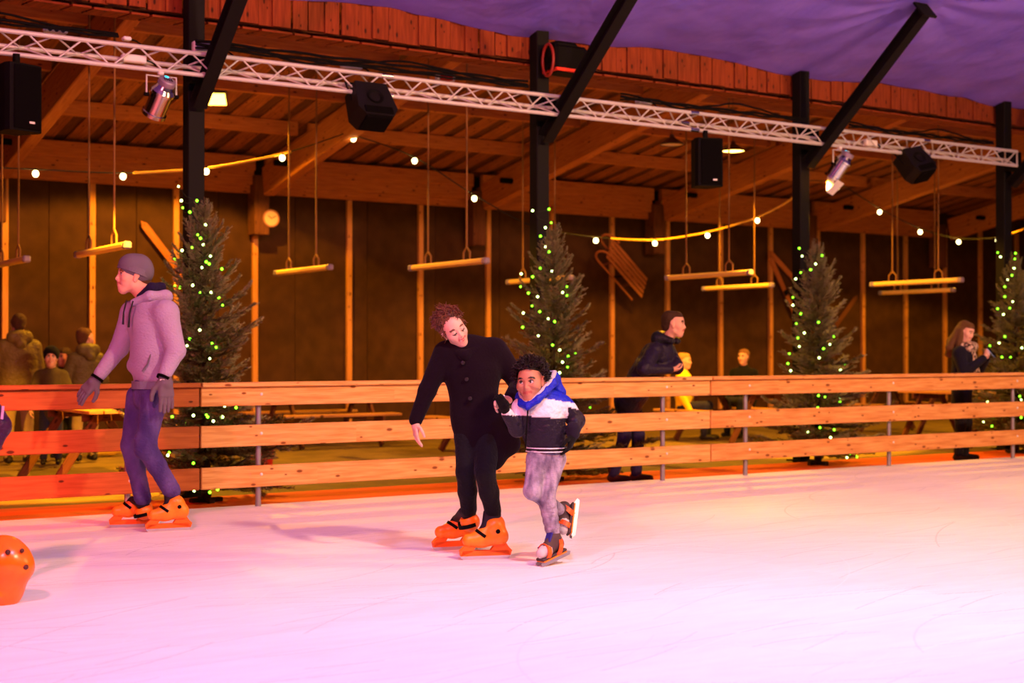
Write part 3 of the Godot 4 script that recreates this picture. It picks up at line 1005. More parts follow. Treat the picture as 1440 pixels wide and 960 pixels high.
	mb = MB.new()
	mb.lathe(Transform3D(Basis(Vector3(1, 0, 0), PI / 2), Vector3.ZERO), [Vector2(0.13, -0.03), Vector2(0.135, 0.02), Vector2(0.115, 0.025), Vector2(0.112, 0.012)], 28)
	put("rim", mb, mat(Color(0.65, 0.42, 0.25), 0.6), t2)
	mb = MB.new()
	mb.lathe(Transform3D(Basis(Vector3(1, 0, 0), PI / 2), Vector3.ZERO), [Vector2(0, 0.012), Vector2(0.114, 0.012)], 28)
	put("dial", mb, mat(Color(0.85, 0.72, 0.55), 0.7), t2)
	for k in 2:
		mb = MB.new()
		mb.box(Transform3D(Basis(Vector3(0, 0, 1), 0.9 - k * 2.0), Vector3(0, 0, 0.017)) * xf_at(Vector3(0, 0.03 + 0.01 * k, 0)), Vector3(0.009, 0.07 + 0.03 * k, 0.003))
		put("clock_hand", mb, M.black, t2)
	sled()
	for s in [[[204, 318], [250, 378], "wooden ski on the wall behind the first tree"], [[1084, 356], [1122, 398], "wooden ski tip on the wall beside the third tree"], [[1083, 362], [1104, 410], "second wooden ski crossing on the wall beside the third tree"], [[1202, 420], [1172, 462], "dark wooden ski on the wall right of the third tree"]]:
		var a := pix_z(s[0][0], s[0][1], WALL_Z + 0.013)
		var b := pix_z(s[1][0], s[1][1], WALL_Z + 0.013)
		var d := (b - a).normalized()
		var t := thing("wooden_ski", s[2], "ski", a, "old skis on the back wall")
		mb = MB.new()
		var ln := (b - a).length() + 0.55
		var xf := along(Vector3.ZERO, d, Vector3(0, 0, 1))
		var poly := PackedVector2Array([Vector2(-0.10, 0.0), Vector2(-0.02, 0.05), Vector2(0.1, 0.055), Vector2(ln, 0.045), Vector2(ln, -0.045), Vector2(0.1, -0.055), Vector2(-0.02, -0.05)])
		mb.slab(Transform3D(Basis(xf.basis.x, xf.basis.z, xf.basis.x.cross(xf.basis.z)), Vector3.ZERO), poly, 0.018)
		put("blade", mb, M.dark_board if s[0][0] == 1202 else M.timber, t)
		mb = MB.new()
		mb.box(Transform3D(xf.basis, d * ln * 0.6 + Vector3(0, 0, 0.02)), Vector3(0.10, 0.03, 0.1), 0.005)
		put("binding", mb, M.steel, t)
	# bits on the floor and tables
	var rb := thing("red_bin", "red plastic bin standing behind the fence post by the first tree", "bin", pix_y(364, 660, HALL_Y))
	mb = MB.new()
	mb.lathe(Transform3D.IDENTITY, [Vector2(0.0, 0.0), Vector2(0.15, 0.0), Vector2(0.18, 0.36), Vector2(0.19, 0.38), Vector2(0.17, 0.38), Vector2(0.14, 0.02), Vector2(0.0, 0.02)], 24)
	put("body", mb, M.red_plastic, rb)

const HALL_COLOR := Color(1.0, 0.68, 0.11)
const LAMP_ENERGY := 38.0

func sled() -> void:
	var c := pix_z(868, 372, WALL_Z + 0.42)
	var t := thing("wooden_sled", "wooden slatted sled with curled runners hanging on the back wall", "sled", c)
	t.basis = Basis(Vector3(0, 0, 1), -0.62) * Basis(Vector3(1, 0, 0), -0.35) * Basis(Vector3(0, 1, 0), 0.12) * Basis.from_scale(Vector3(1.18, 1.18, 1.0))
	for k in 5:
		var mb := MB.new()
		mb.box(xf_at(Vector3(0.12, -0.17 + 0.085 * k, 0.12)), Vector3(0.95, 0.055, 0.022), 0.004, Vector2(k * 0.3, k * 0.1))
		put("slat", mb, M.timber, t)
	for s in [-1, 1]:
		var pts := []
		for k in 8:
			pts.append(Vector3(0.6 - 0.13 * k, 0.17 * s, -0.10))
		for k in range(1, 11):
			var a := PI * k / 9.0
			pts.append(Vector3(-0.31 - 0.17 * sin(a), 0.17 * s, -0.10 + 0.15 * (1.0 - cos(a))))
		var mb := MB.new()
		mb.tube(pts, [0.017], 8)
		put("runner", mb, M.timber, t)
		for x in [-0.2, 0.3]:
			mb = MB.new()
			mb.box(xf_at(Vector3(x, 0.15 * s, 0.0)), Vector3(0.035, 0.03, 0.22), 0.004)
			put("strut", mb, M.dark_board, t)
	for x in [-0.2, 0.3]:
		var mb := MB.new()
		mb.box(xf_at(Vector3(x, 0, 0.095)), Vector3(0.04, 0.38, 0.03), 0.004)
		put("crossbar", mb, M.dark_board, t)
	var mb2 := MB.new()
	mb2.tube([Vector3(0.3, 0, 0.09), Vector3(0.3, 0.12, -0.38)], [0.012], 6)
	put("peg", mb2, M.steel, t)

func build_festoon() -> void:
	var z := -17.2
	var cords := [
		[[[-60, 233], [50, 238], [173, 243], [290, 236], [397, 216], [478, 190]], [[50, 244], [173, 248], [290, 241], [397, 222]], "festoon string of bulbs running from the left past the first column", [[0.0, 0.42, false], [0.42, 0.86, true], [0.86, 1.0, false]]],
		[[[478, 190], [497, 190], [583, 221], [667, 274], [750, 318], [838, 333], [921, 337], [995, 326], [1065, 305], [1112, 280], [1130, 254]], [[497, 195], [583, 226], [667, 279], [838, 338], [921, 342], [995, 331], [1065, 310]], "festoon string of bulbs sagging between the rafters past the boy's tree", [[0.0, 0.54, false], [0.54, 0.97, true], [0.97, 1.0, false]]],
		[[[1130, 254], [1178, 258], [1237, 293], [1294, 321], [1348, 335], [1403, 333], [1450, 318]], [[1178, 263], [1237, 298], [1294, 326], [1348, 340], [1403, 338]], "festoon string of bulbs past the barn-door spotlight", [[0.0, 0.86, false], [0.86, 1.0, true]]],
	]
	for s in cords:
		var a := pix_z(s[0][0][0], s[0][0][1], z)
		var t := thing("festoon_lights", s[2], "string lights", a, "festoon lights in the hall")
		var cv := Curve3D.new()
		var n: int = s[0].size()
		var ps := []
		for q in s[0]:
			ps.append(pix_z(q[0], q[1], z) - a)
		for i in n:
			var tg: Vector3 = (ps[mini(i + 1, n - 1)] - ps[maxi(i - 1, 0)]) * 0.16
			cv.add_point(ps[i], -tg, tg)
		cv.bake_interval = 0.12
		var mb := MB.new()
		var all := Array(cv.get_baked_points())
		var cuts: Array = s[3]
		for q in cuts.size():
			mb = MB.new()
			mb.tube(all.slice(int(cuts[q][0] * all.size()), mini(int(cuts[q][1] * all.size()) + 1, all.size())), [0.016 if cuts[q][2] else 0.009], 6)
			put("cable", mb, M.cable_yellow if cuts[q][2] else M.rubber, t)
		for q in s[1]:
			var p := pix_z(q[0], q[1], z) - a
			mb = MB.new()
			mb.lathe(xf_at(p), [Vector2(0.0, 0.065), Vector2(0.018, 0.065), Vector2(0.02, 0.025), Vector2(0, 0.025)], 10)
			var sock := put("socket", mb, M.rubber, t)
			mb = MB.new()
			mb.ball(p, Vector3(0.038, 0.043, 0.038), 12, 8)
			put("bulb", mb, M.bulb_glass, sock)
			var l := OmniLight3D.new()
			l.name = "bulb_light"
			add_child(l, true)
			l.position = a + p
			l.light_color = Color(1.0, 0.72, 0.30)
			l.light_energy = 0.22
			l.light_size = 0.03
			l.omni_range = 30.0
			l.omni_attenuation = 2.0
			l.shadow_enabled = true

# ---------------------------------------------------------------- Christmas trees
func needle_fan(mb: MB, pts: Array, dens: float, nl: float, r: RandomNumberGenerator) -> void:
	for i in pts.size() - 1:
		var a: Vector3 = pts[i]
		var b: Vector3 = pts[i + 1]
		var d := (b - a)
		var dn := d.normalized()
		var s := dn.cross(Vector3.UP).normalized()
		var u := s.cross(dn)
		var cnt := int(d.length() * dens)
		for k in cnt:
			var p := a + d * r.randf()
			var w := r.randf() * TAU
			var o := (s * cos(w) + u * sin(w))
			var tip := p + (o * 0.8 + dn * 0.65) * nl * r.randf_range(0.7, 1.15)
			var wd := dn.cross(o).normalized() * 0.0042
			var g := r.randf_range(0.55, 1.25)
			mb.col = Color(0.24 * g, 0.26 * g, 0.14 * g) if r.randf() < 0.6 else Color(0.42 * g, 0.34 * g, 0.17 * g)
			var nn := (o + Vector3.UP * 0.3).normalized()
			var i0 := mb.vert(p - wd, nn, Vector2.ZERO); var i1 := mb.vert(p + wd, nn, Vector2.ZERO); var i2 := mb.vert(tip, nn, Vector2.ZERO)
			mb.face(i0, i1, i2)

func bough(seed_: int) -> Mesh:
	var r := RandomNumberGenerator.new()
	r.seed = seed_
	var mb := MB.new()
	mb.colored = true
	var main := []
	var wob := r.randf_range(-0.08, 0.08)
	for i in 8:
		var f := i / 7.0
		main.append(Vector3(f, -0.10 * sin(f * PI * 0.7) + 0.20 * f * f, wob * sin(f * 5.0)))
	mb.col = Color(0.12, 0.075, 0.04)
	mb.tube(main, [0.014, 0.012, 0.010, 0.008, 0.007, 0.006, 0.005, 0.003], 5, false)
	needle_fan(mb, main.slice(1), 420, 0.050, r)
	for i in range(1, 8):
		for s in [-1.0, 1.0]:
			for rep in 2:
				var f := clampf((i - r.randf() * 0.8) / 7.0, 0.08, 0.99)
				var base: Vector3 = main[int(f * 7.0)].lerp(main[mini(int(f * 7.0) + 1, 7)], fposmod(f * 7.0, 1.0))
				var ln := (0.42 * (1.0 - f * 0.72)) * r.randf_range(0.55, 1.1)
				var dir := Vector3(r.randf_range(0.55, 1.0), r.randf_range(-0.25, 0.35), s * r.randf_range(0.5, 0.95)).normalized()
				var tw := [base, base + dir * ln * 0.5 + Vector3(0, -0.015, 0), base + dir * ln + Vector3(ln * 0.12, 0.015, 0)]
				mb.col = Color(0.13, 0.08, 0.045)
				mb.tube(tw, [0.005, 0.004, 0.002], 4, false)
				needle_fan(mb, tw, 400, 0.048, r)
	return mb.mesh()

func build_trees() -> void:
	var boughs := []
	for k in 6:
		boughs.append(bough(300 + k))
	var leafmat := mat(Color.WHITE, 0.6, 0.0, 0.4)
	leafmat.vertex_color_use_as_albedo = true
	leafmat.backlight_enabled = true
	leafmat.backlight = Color(0.5, 0.5, 0.4)
	var bark := mat(Color(0.20, 0.13, 0.08), 0.9)
	var green := glow(Color(0.45, 1.0, 0.12), 7.0)
	var white := glow(Color(0.82, 1.0, 0.55), 10.0)
	var wire := mat(Color(0.02, 0.05, 0.02), 0.7)
	var spots := [
		[290, "Christmas tree with fairy lights in front of the column beside the man in the beanie", "by the man in the beanie", 1.0, TREE1, 2.72, 0.80],
		[775, "Christmas tree with fairy lights in front of the column beside the boy", "by the boy", 1.0, TREE2, 2.70, 0.76],
		[1150, "Christmas tree with fairy lights in front of the column under the barn-door spotlight", "under the barn-door spotlight", 1.0, TREE3, 2.68, 0.72],
		[1428, "Christmas tree with fairy lights beside the woman with a phone", "beside the woman with a phone", 1.0, TREE4, 2.65, 0.80],
	]
	for i in spots.size():
		var s: Array = spots[i]
		var z := -12.10
		var at := pix_z(s[0], 560, z)
		at.y = HALL_Y
		var t := thing("christmas_tree", s[1], "tree", at, "spruce trees along the fence")
		var r := RandomNumberGenerator.new()
		r.seed = 77 + i
		var h: float = s[5]
		var rad: float = s[6]
		var mb := MB.new()
		var lean := r.randf_range(-0.04, 0.04)
		mb.tube([Vector3(0, 0, 0), Vector3(lean * 0.4, h * 0.4, 0), Vector3(lean, h * 0.75, 0), Vector3(lean, h, 0)], [0.045, 0.034, 0.016, 0.005], 8)
		put("trunk", mb, bark, t)
		mb = MB.new()
		mb.box(xf_at(Vector3(0, 0.02, 0)), Vector3(0.3, 0.04, 0.06), 0.008)
		mb.box(xf_at(Vector3(0, 0.021, 0)), Vector3(0.06, 0.04, 0.3), 0.008)
		put("stand", mb, bark, t)
		var n := 150
		for k in n:
			var f := pow((k + r.randf()) / n, 0.88)           # 0 low, 1 high
			var y := lerpf(0.14, h * 0.95, f)
			var a := k * 2.39996 + r.randf_range(-0.3, 0.3)
			var ln := rad * (1.0 - f) * 0.82 + 0.20 + (0.16 if f < 0.25 else 0.0)
			ln *= r.randf_range(0.58, 1.10)
			if k % 17 == 5:
				ln *= 1.35
			var up := lerpf(-0.05, 0.95, f * f) + r.randf_range(-0.12, 0.16)
			if f > 0.9:
				ln *= 0.75
			# keep clear of the fence in front and the column behind
			var fwd := sin(a)
			if fwd > 0.0:
				ln = minf(ln, 0.92 / maxf(fwd, 0.05))
			else:
				ln = minf(ln, 0.46 / maxf(-fwd, 0.05) if absf(cos(a) * ln) < 0.2 else 9.0)
			var d := Vector3(cos(a) * cos(up), sin(up), sin(a) * cos(up))
			var xf := along(Vector3(lean * f, y, 0), d)
			xf.basis = xf.basis.scaled_local(Vector3(ln, ln * 0.9 + 0.05, ln * 0.9 + 0.05))
			part("branch", boughs[(k * 5 + i) % 6], leafmat, t, xf)
		var top := MB.new()
		top.colored = true
		needle_fan(top, [Vector3(lean, h * 0.82, 0), Vector3(lean, h * 0.93, 0), Vector3(lean, h, 0)], 320, 0.035, r)
		put("leader", top, leafmat, t)
		# fairy lights draped over it
		var fl := thing("fairy_lights", "string of fairy lights on the Christmas tree " + s[2], "string lights", at, "fairy lights on the trees")
		var path := []
		var list: Array = s[4]
		for k in list.size():
			var p: Vector3 = pix_z(list[k][0], list[k][1], z) - at
			var rr := rad * 0.62 * clampf(1.0 - p.y / h, 0.0, 1.0) + 0.10
			var dz := sqrt(maxf(rr * rr - p.x * p.x, 0.0016))
			p = pix_z(list[k][0], list[k][1], z + dz) - at
			path.append(p)
		for k in path.size():
			mb = MB.new()
			var big := (k * 7 + i) % 3 != 0
			mb.ball(path[k], Vector3.ONE * (0.013 if big else 0.011), 8, 6)
			put("bulb", mb, white if (k * 3 + i) % 5 < 2 else green, fl)
		path.sort_custom(func(a, b): return a.y > b.y)
		mb = MB.new()
		for k in path.size() - 1:
			var a: Vector3 = path[k]
			var b: Vector3 = path[k + 1]
			mb.tube([a, (a + b) * 0.5 + Vector3(0, -0.02, -0.05), b], [0.0022], 4, false)
		put("wire", mb, wire, fl)

const TREE1 := [[251, 262], [277, 282], [255, 282], [257, 292], [267, 298], [289, 316], [278, 330], [286, 344], [282, 335], [270, 348], [256, 352], [246, 364], [296, 360], [290, 368], [294, 371], [284, 376], [312, 378], [228, 399], [246, 402], [253, 404], [271, 401], [281, 411], [297, 411], [308, 419], [313, 429], [281, 464], [267, 476], [263, 486], [298, 483], [304, 488], [295, 504], [242, 586], [272, 584], [290, 583], [292, 586], [313, 586], [260, 595], [300, 592], [234, 627], [238, 636], [236, 640], [272, 651], [273, 690], [295, 692], [306, 688], [316, 571], [332, 573]]
const TREE2 := [[749, 296], [772, 294], [775, 313], [767, 320], [760, 332], [767, 347], [772, 354], [760, 377], [776, 381], [749, 389], [733, 385], [732, 403], [743, 412], [756, 417], [797, 403], [791, 411], [797, 415], [748, 430], [736, 440], [759, 438], [771, 448], [780, 452], [735, 460], [757, 472], [777, 485], [787, 492], [809, 496], [799, 501], [791, 509], [798, 516], [787, 524], [723, 633], [830, 573]]
const TREE3 := [[1124, 349], [1128, 360], [1156, 359], [1147, 371], [1126, 383], [1140, 379], [1119, 392], [1115, 418], [1115, 429], [1126, 441], [1120, 455], [1131, 468], [1122, 475], [1124, 487], [1151, 453], [1172, 473], [1167, 484], [1158, 490], [1152, 503], [1110, 497], [1108, 511], [1112, 521], [1188, 512], [1182, 520], [1151, 556], [1160, 558], [1181, 559], [1181, 565], [1171, 569], [1150, 573], [1153, 601], [1136, 607], [1173, 604], [1168, 615], [1195, 640], [1205, 642], [1191, 643]]
const TREE4 := [[1403, 355], [1407, 361], [1428, 356], [1427, 364], [1426, 377], [1423, 387], [1417, 393], [1413, 403], [1413, 417], [1424, 424], [1403, 434], [1411, 442], [1420, 433], [1413, 473], [1405, 482], [1392, 486], [1437, 489], [1409, 502], [1421, 502], [1389, 565], [1397, 586], [1383, 593], [1395, 599], [1434, 557], [1436, 562], [1436, 587], [1393, 625], [1397, 625], [1423, 623]]

# ---------------------------------------------------------------- picnic tables
func picnic_table(at: Vector3, turn: float, label: String) -> void:
	var t := thing("picnic_table", label, "picnic table", at, "picnic tables in the hall")
	t.rotation.y = turn
	var len := 1.8
	for k in 5:
		var mb := MB.new()
		mb.box(xf_at(Vector3(-0.30 + 0.15 * k, 0.735, 0)), Vector3(0.14, 0.035, len), 0.005, Vector2(k * 0.5, k * 0.1))
		put("top_plank", mb, M.table_wood, t)
	for s in [-1, 1]:
		for k in 2:
			var mb := MB.new()
			mb.box(xf_at(Vector3(s * (0.62 + 0.15 * k), 0.445, 0)), Vector3(0.14, 0.035, len), 0.005, Vector2(k * 0.4 + s, k * 0.3))
			put("seat_plank", mb, M.table_wood, t)
	for e in [-1, 1]:
		var z: float = e * 0.62
		for s in [-1, 1]:
			var a := Vector3(s * 0.20, 0.715, z + 0.05)
			var b := Vector3(s * 0.66, 0.0, z + 0.05)
			var mb := MB.new()
			mb.box(along((a + b) * 0.5, b - a, Vector3(0, 0, 1)), Vector3((b - a).length(), 0.04, 0.09), 0.005)
			put("leg", mb, M.dark_board, t)
		var mb2 := MB.new()
		mb2.box(xf_at(Vector3(0, 0.395, z)), Vector3(1.66, 0.09, 0.04), 0.005)
		put("seat_bearer", mb2, M.dark_board, t)
		mb2 = MB.new()
		mb2.box(xf_at(Vector3(0, 0.675, z)), Vector3(0.72, 0.08, 0.04), 0.005)
		put("top_bearer", mb2, M.dark_board, t)

func build_tables() -> void:
	picnic_table(Vector3(4.55, HALL_Y, -14.9), 0.0, "picnic table in front of the man in the olive jacket")
	picnic_table(Vector3(8.9, HALL_Y, -18.7), PI / 2, "picnic table by the back wall under the wall clock")
	picnic_table(Vector3(10.4, HALL_Y, -16.1), 0.0, "picnic table behind the woman in black")
	picnic_table(Vector3(14.6, HALL_Y, -16.2), 0.0, "picnic table where the child in yellow and the boy sit")
	picnic_table(Vector3(18.7, HALL_Y, -16.3), 0.0, "picnic table with coats, left of the woman with a phone")
	picnic_table(Vector3(17.0, HALL_Y, -13.9), 0.0, "picnic table behind the third tree, beside the fence")

# ---------------------------------------------------------------- smooth bodies
# bone: [a, b, ra, rb, blend, colour, flatten axis, flatten factor, carve]
func cap(a: Vector3, b: Vector3, ra: float, rb: float, k: float = 0.03, c: int = 0) -> Array:
	return [a, b, ra, rb, k, c, Vector3.ZERO, 1.0, false]
func flatcap(a: Vector3, b: Vector3, ra: float, rb: float, ax: Vector3, f: float, k: float = 0.03, c: int = 0) -> Array:
	return [a, b, ra, rb, k, c, ax.normalized(), f, false]
func carve(a: Vector3, b: Vector3, ra: float, rb: float, k: float = 0.005, c: int = 0) -> Array:
	return [a, b, ra, rb, k, c, Vector3.ZERO, 1.0, true]

func sdf(mb: MB, bones: Array, cell: float, pal: Array) -> void:
	mb.colored = true
	var lo := Vector3.ONE * 1e6
	var hi := -lo
	for b in bones:
		if b[8]:
			continue
		var r := Vector3.ONE * (maxf(b[2], b[3]) + cell * 2.0)
		lo = lo.min(b[0] - r).min(b[1] - r)
		hi = hi.max(b[0] + r).max(b[1] + r)
	var nx := int((hi.x - lo.x) / cell) + 2
	var ny := int((hi.y - lo.y) / cell) + 2
	var nz := int((hi.z - lo.z) / cell) + 2
	var dist := PackedFloat32Array()
	dist.resize(nx * ny * nz)
	dist.fill(1.0)
	var own := PackedByteArray()
	own.resize(nx * ny * nz)
	var near := PackedFloat32Array()
	near.resize(nx * ny * nz)
	near.fill(1.0)
	for b in bones:
		var a: Vector3 = b[0]
		var ra: float = b[2]
		var rb: float = b[3]
		var k: float = maxf(b[4], 0.0005)
		var ax: Vector3 = b[6]
		var f: float = 1.0 / b[7] - 1.0
		var sub: bool = b[8]
		var colour: int = b[5]
		var ba: Vector3 = b[1] - a
		if f != 0.0:
			ba += ax * (ba.dot(ax) * f)
		var len2 := maxf(ba.length_squared(), 1e-9)
		var reach := Vector3.ONE * (maxf(ra, rb) + maxf(k, cell * 2.0))
		var l0 := ((a.min(b[1]) - reach - lo) / cell).max(Vector3.ZERO)
		var h0 := (a.max(b[1]) + reach - lo) / cell
		var x1 := mini(int(h0.x) + 1, nx - 1)
		var y1 := mini(int(h0.y) + 1, ny - 1)
		var z1 := mini(int(h0.z) + 1, nz - 1)
		for z in range(int(l0.z), z1 + 1):
			for y in range(int(l0.y), y1 + 1):
				var at := (z * ny + y) * nx + int(l0.x)
				var p := Vector3(lo.x + int(l0.x) * cell, lo.y + y * cell, lo.z + z * cell) - a
				for x in range(int(l0.x), x1 + 1):
					var q := p
					if f != 0.0:
						q += ax * (p.dot(ax) * f)
					var t := clampf(q.dot(ba) / len2, 0.0, 1.0)
					var d := (q - ba * t).length() - (ra + (rb - ra) * t)
					var m := dist[at]
					if sub:
						d = -d
						var h := maxf(k - absf(d - m), 0.0) / k
						dist[at] = maxf(d, m) + h * h * k * 0.25
					else:
						if d < near[at]:
							near[at] = d
							own[at] = colour
						var h := maxf(k - absf(d - m), 0.0) / k
						dist[at] = minf(d, m) - h * h * k * 0.25
					at += 1
					p.x += cell
	var index := PackedInt32Array()
	index.resize(nx * ny * nz)
	index.fill(-1)
	var sx := 1
	var sy := nx
	var sz := nx * ny
	for z in nz - 1:
		for y in ny - 1:
			var at := (z * ny + y) * nx
			for x in nx - 1:
				var d0 := dist[at]; var d1 := dist[at + 1]; var d2 := dist[at + sy]; var d3 := dist[at + sy + 1]
				var d4 := dist[at + sz]; var d5 := dist[at + sz + 1]; var d6 := dist[at + sz + sy]; var d7 := dist[at + sz + sy + 1]
				var neg := int(d0 < 0.0) + int(d1 < 0.0) + int(d2 < 0.0) + int(d3 < 0.0) + int(d4 < 0.0) + int(d5 < 0.0) + int(d6 < 0.0) + int(d7 < 0.0)
				if neg != 0 and neg != 8:
					var s := Vector3.ZERO
					var n := 0
					if (d0 < 0.0) != (d1 < 0.0): s += Vector3(d0 / (d0 - d1), 0, 0); n += 1
					if (d2 < 0.0) != (d3 < 0.0): s += Vector3(d2 / (d2 - d3), 1, 0); n += 1
					if (d4 < 0.0) != (d5 < 0.0): s += Vector3(d4 / (d4 - d5), 0, 1); n += 1
					if (d6 < 0.0) != (d7 < 0.0): s += Vector3(d6 / (d6 - d7), 1, 1); n += 1
					if (d0 < 0.0) != (d2 < 0.0): s += Vector3(0, d0 / (d0 - d2), 0); n += 1
					if (d1 < 0.0) != (d3 < 0.0): s += Vector3(1, d1 / (d1 - d3), 0); n += 1
					if (d4 < 0.0) != (d6 < 0.0): s += Vector3(0, d4 / (d4 - d6), 1); n += 1
					if (d5 < 0.0) != (d7 < 0.0): s += Vector3(1, d5 / (d5 - d7), 1); n += 1
					if (d0 < 0.0) != (d4 < 0.0): s += Vector3(0, 0, d0 / (d0 - d4)); n += 1
					if (d1 < 0.0) != (d5 < 0.0): s += Vector3(1, 0, d1 / (d1 - d5)); n += 1
					if (d2 < 0.0) != (d6 < 0.0): s += Vector3(0, 1, d2 / (d2 - d6)); n += 1
					if (d3 < 0.0) != (d7 < 0.0): s += Vector3(1, 1, d3 / (d3 - d7)); n += 1
					var g := Vector3(d1 + d3 + d5 + d7 - d0 - d2 - d4 - d6, d2 + d3 + d6 + d7 - d0 - d1 - d4 - d5, d4 + d5 + d6 + d7 - d0 - d1 - d2 - d3)
					var c := at
					if n > 0:
						s /= n
					if s.x > 0.5: c += 1
					if s.y > 0.5: c += sy
					if s.z > 0.5: c += sz
					mb.col = pal[own[c]]
					var w := lo + (Vector3(x, y, z) + s) * cell
					index[at] = mb.vert(w, g.normalized() if g.length_squared() > 0.0 else Vector3.UP, Vector2(w.x + w.z * 0.7, w.y))
				at += 1
	for z in range(1, nz - 1):
		for y in range(1, ny - 1):
			var at := (z * ny + y) * nx + 1
			for x in range(1, nx - 1):
				var m := dist[at] < 0.0
				if index[at] >= 0 or m:
					if m != (dist[at + 1] < 0.0):
						net_quad(mb, index[at], index[at - sy], index[at - sy - sz], index[at - sz])
					if m != (dist[at + sy] < 0.0):
						net_quad(mb, index[at], index[at - sx], index[at - sx - sz], index[at - sz])
					if m != (dist[at + sz] < 0.0):
						net_quad(mb, index[at], index[at - sx], index[at - sx - sy], index[at - sy])
				at += 1

func net_quad(mb: MB, a: int, b: int, c: int, d: int) -> void:
	if a < 0 or b < 0 or c < 0 or d < 0:
		return
	mb.face(a, b, c)
	mb.face(a, c, d)

# direction given as seen by the camera: right, up, towards the viewer
func see(x: float, y: float, z: float) -> Vector3:
	return (cam_xf.basis.x * x + Vector3.UP * y + Vector3(cam_xf.basis.z.x, 0, cam_xf.basis.z.z).normalized() * z).normalized()

func facing(at: Vector3, up: Vector3, fwd: Vector3, s: float) -> Transform3D:
	var y := up.normalized()
	var z := (fwd - y * fwd.dot(y)).normalized()
	return Transform3D(Basis(y.cross(z), y, z).scaled(Vector3.ONE * s), at)

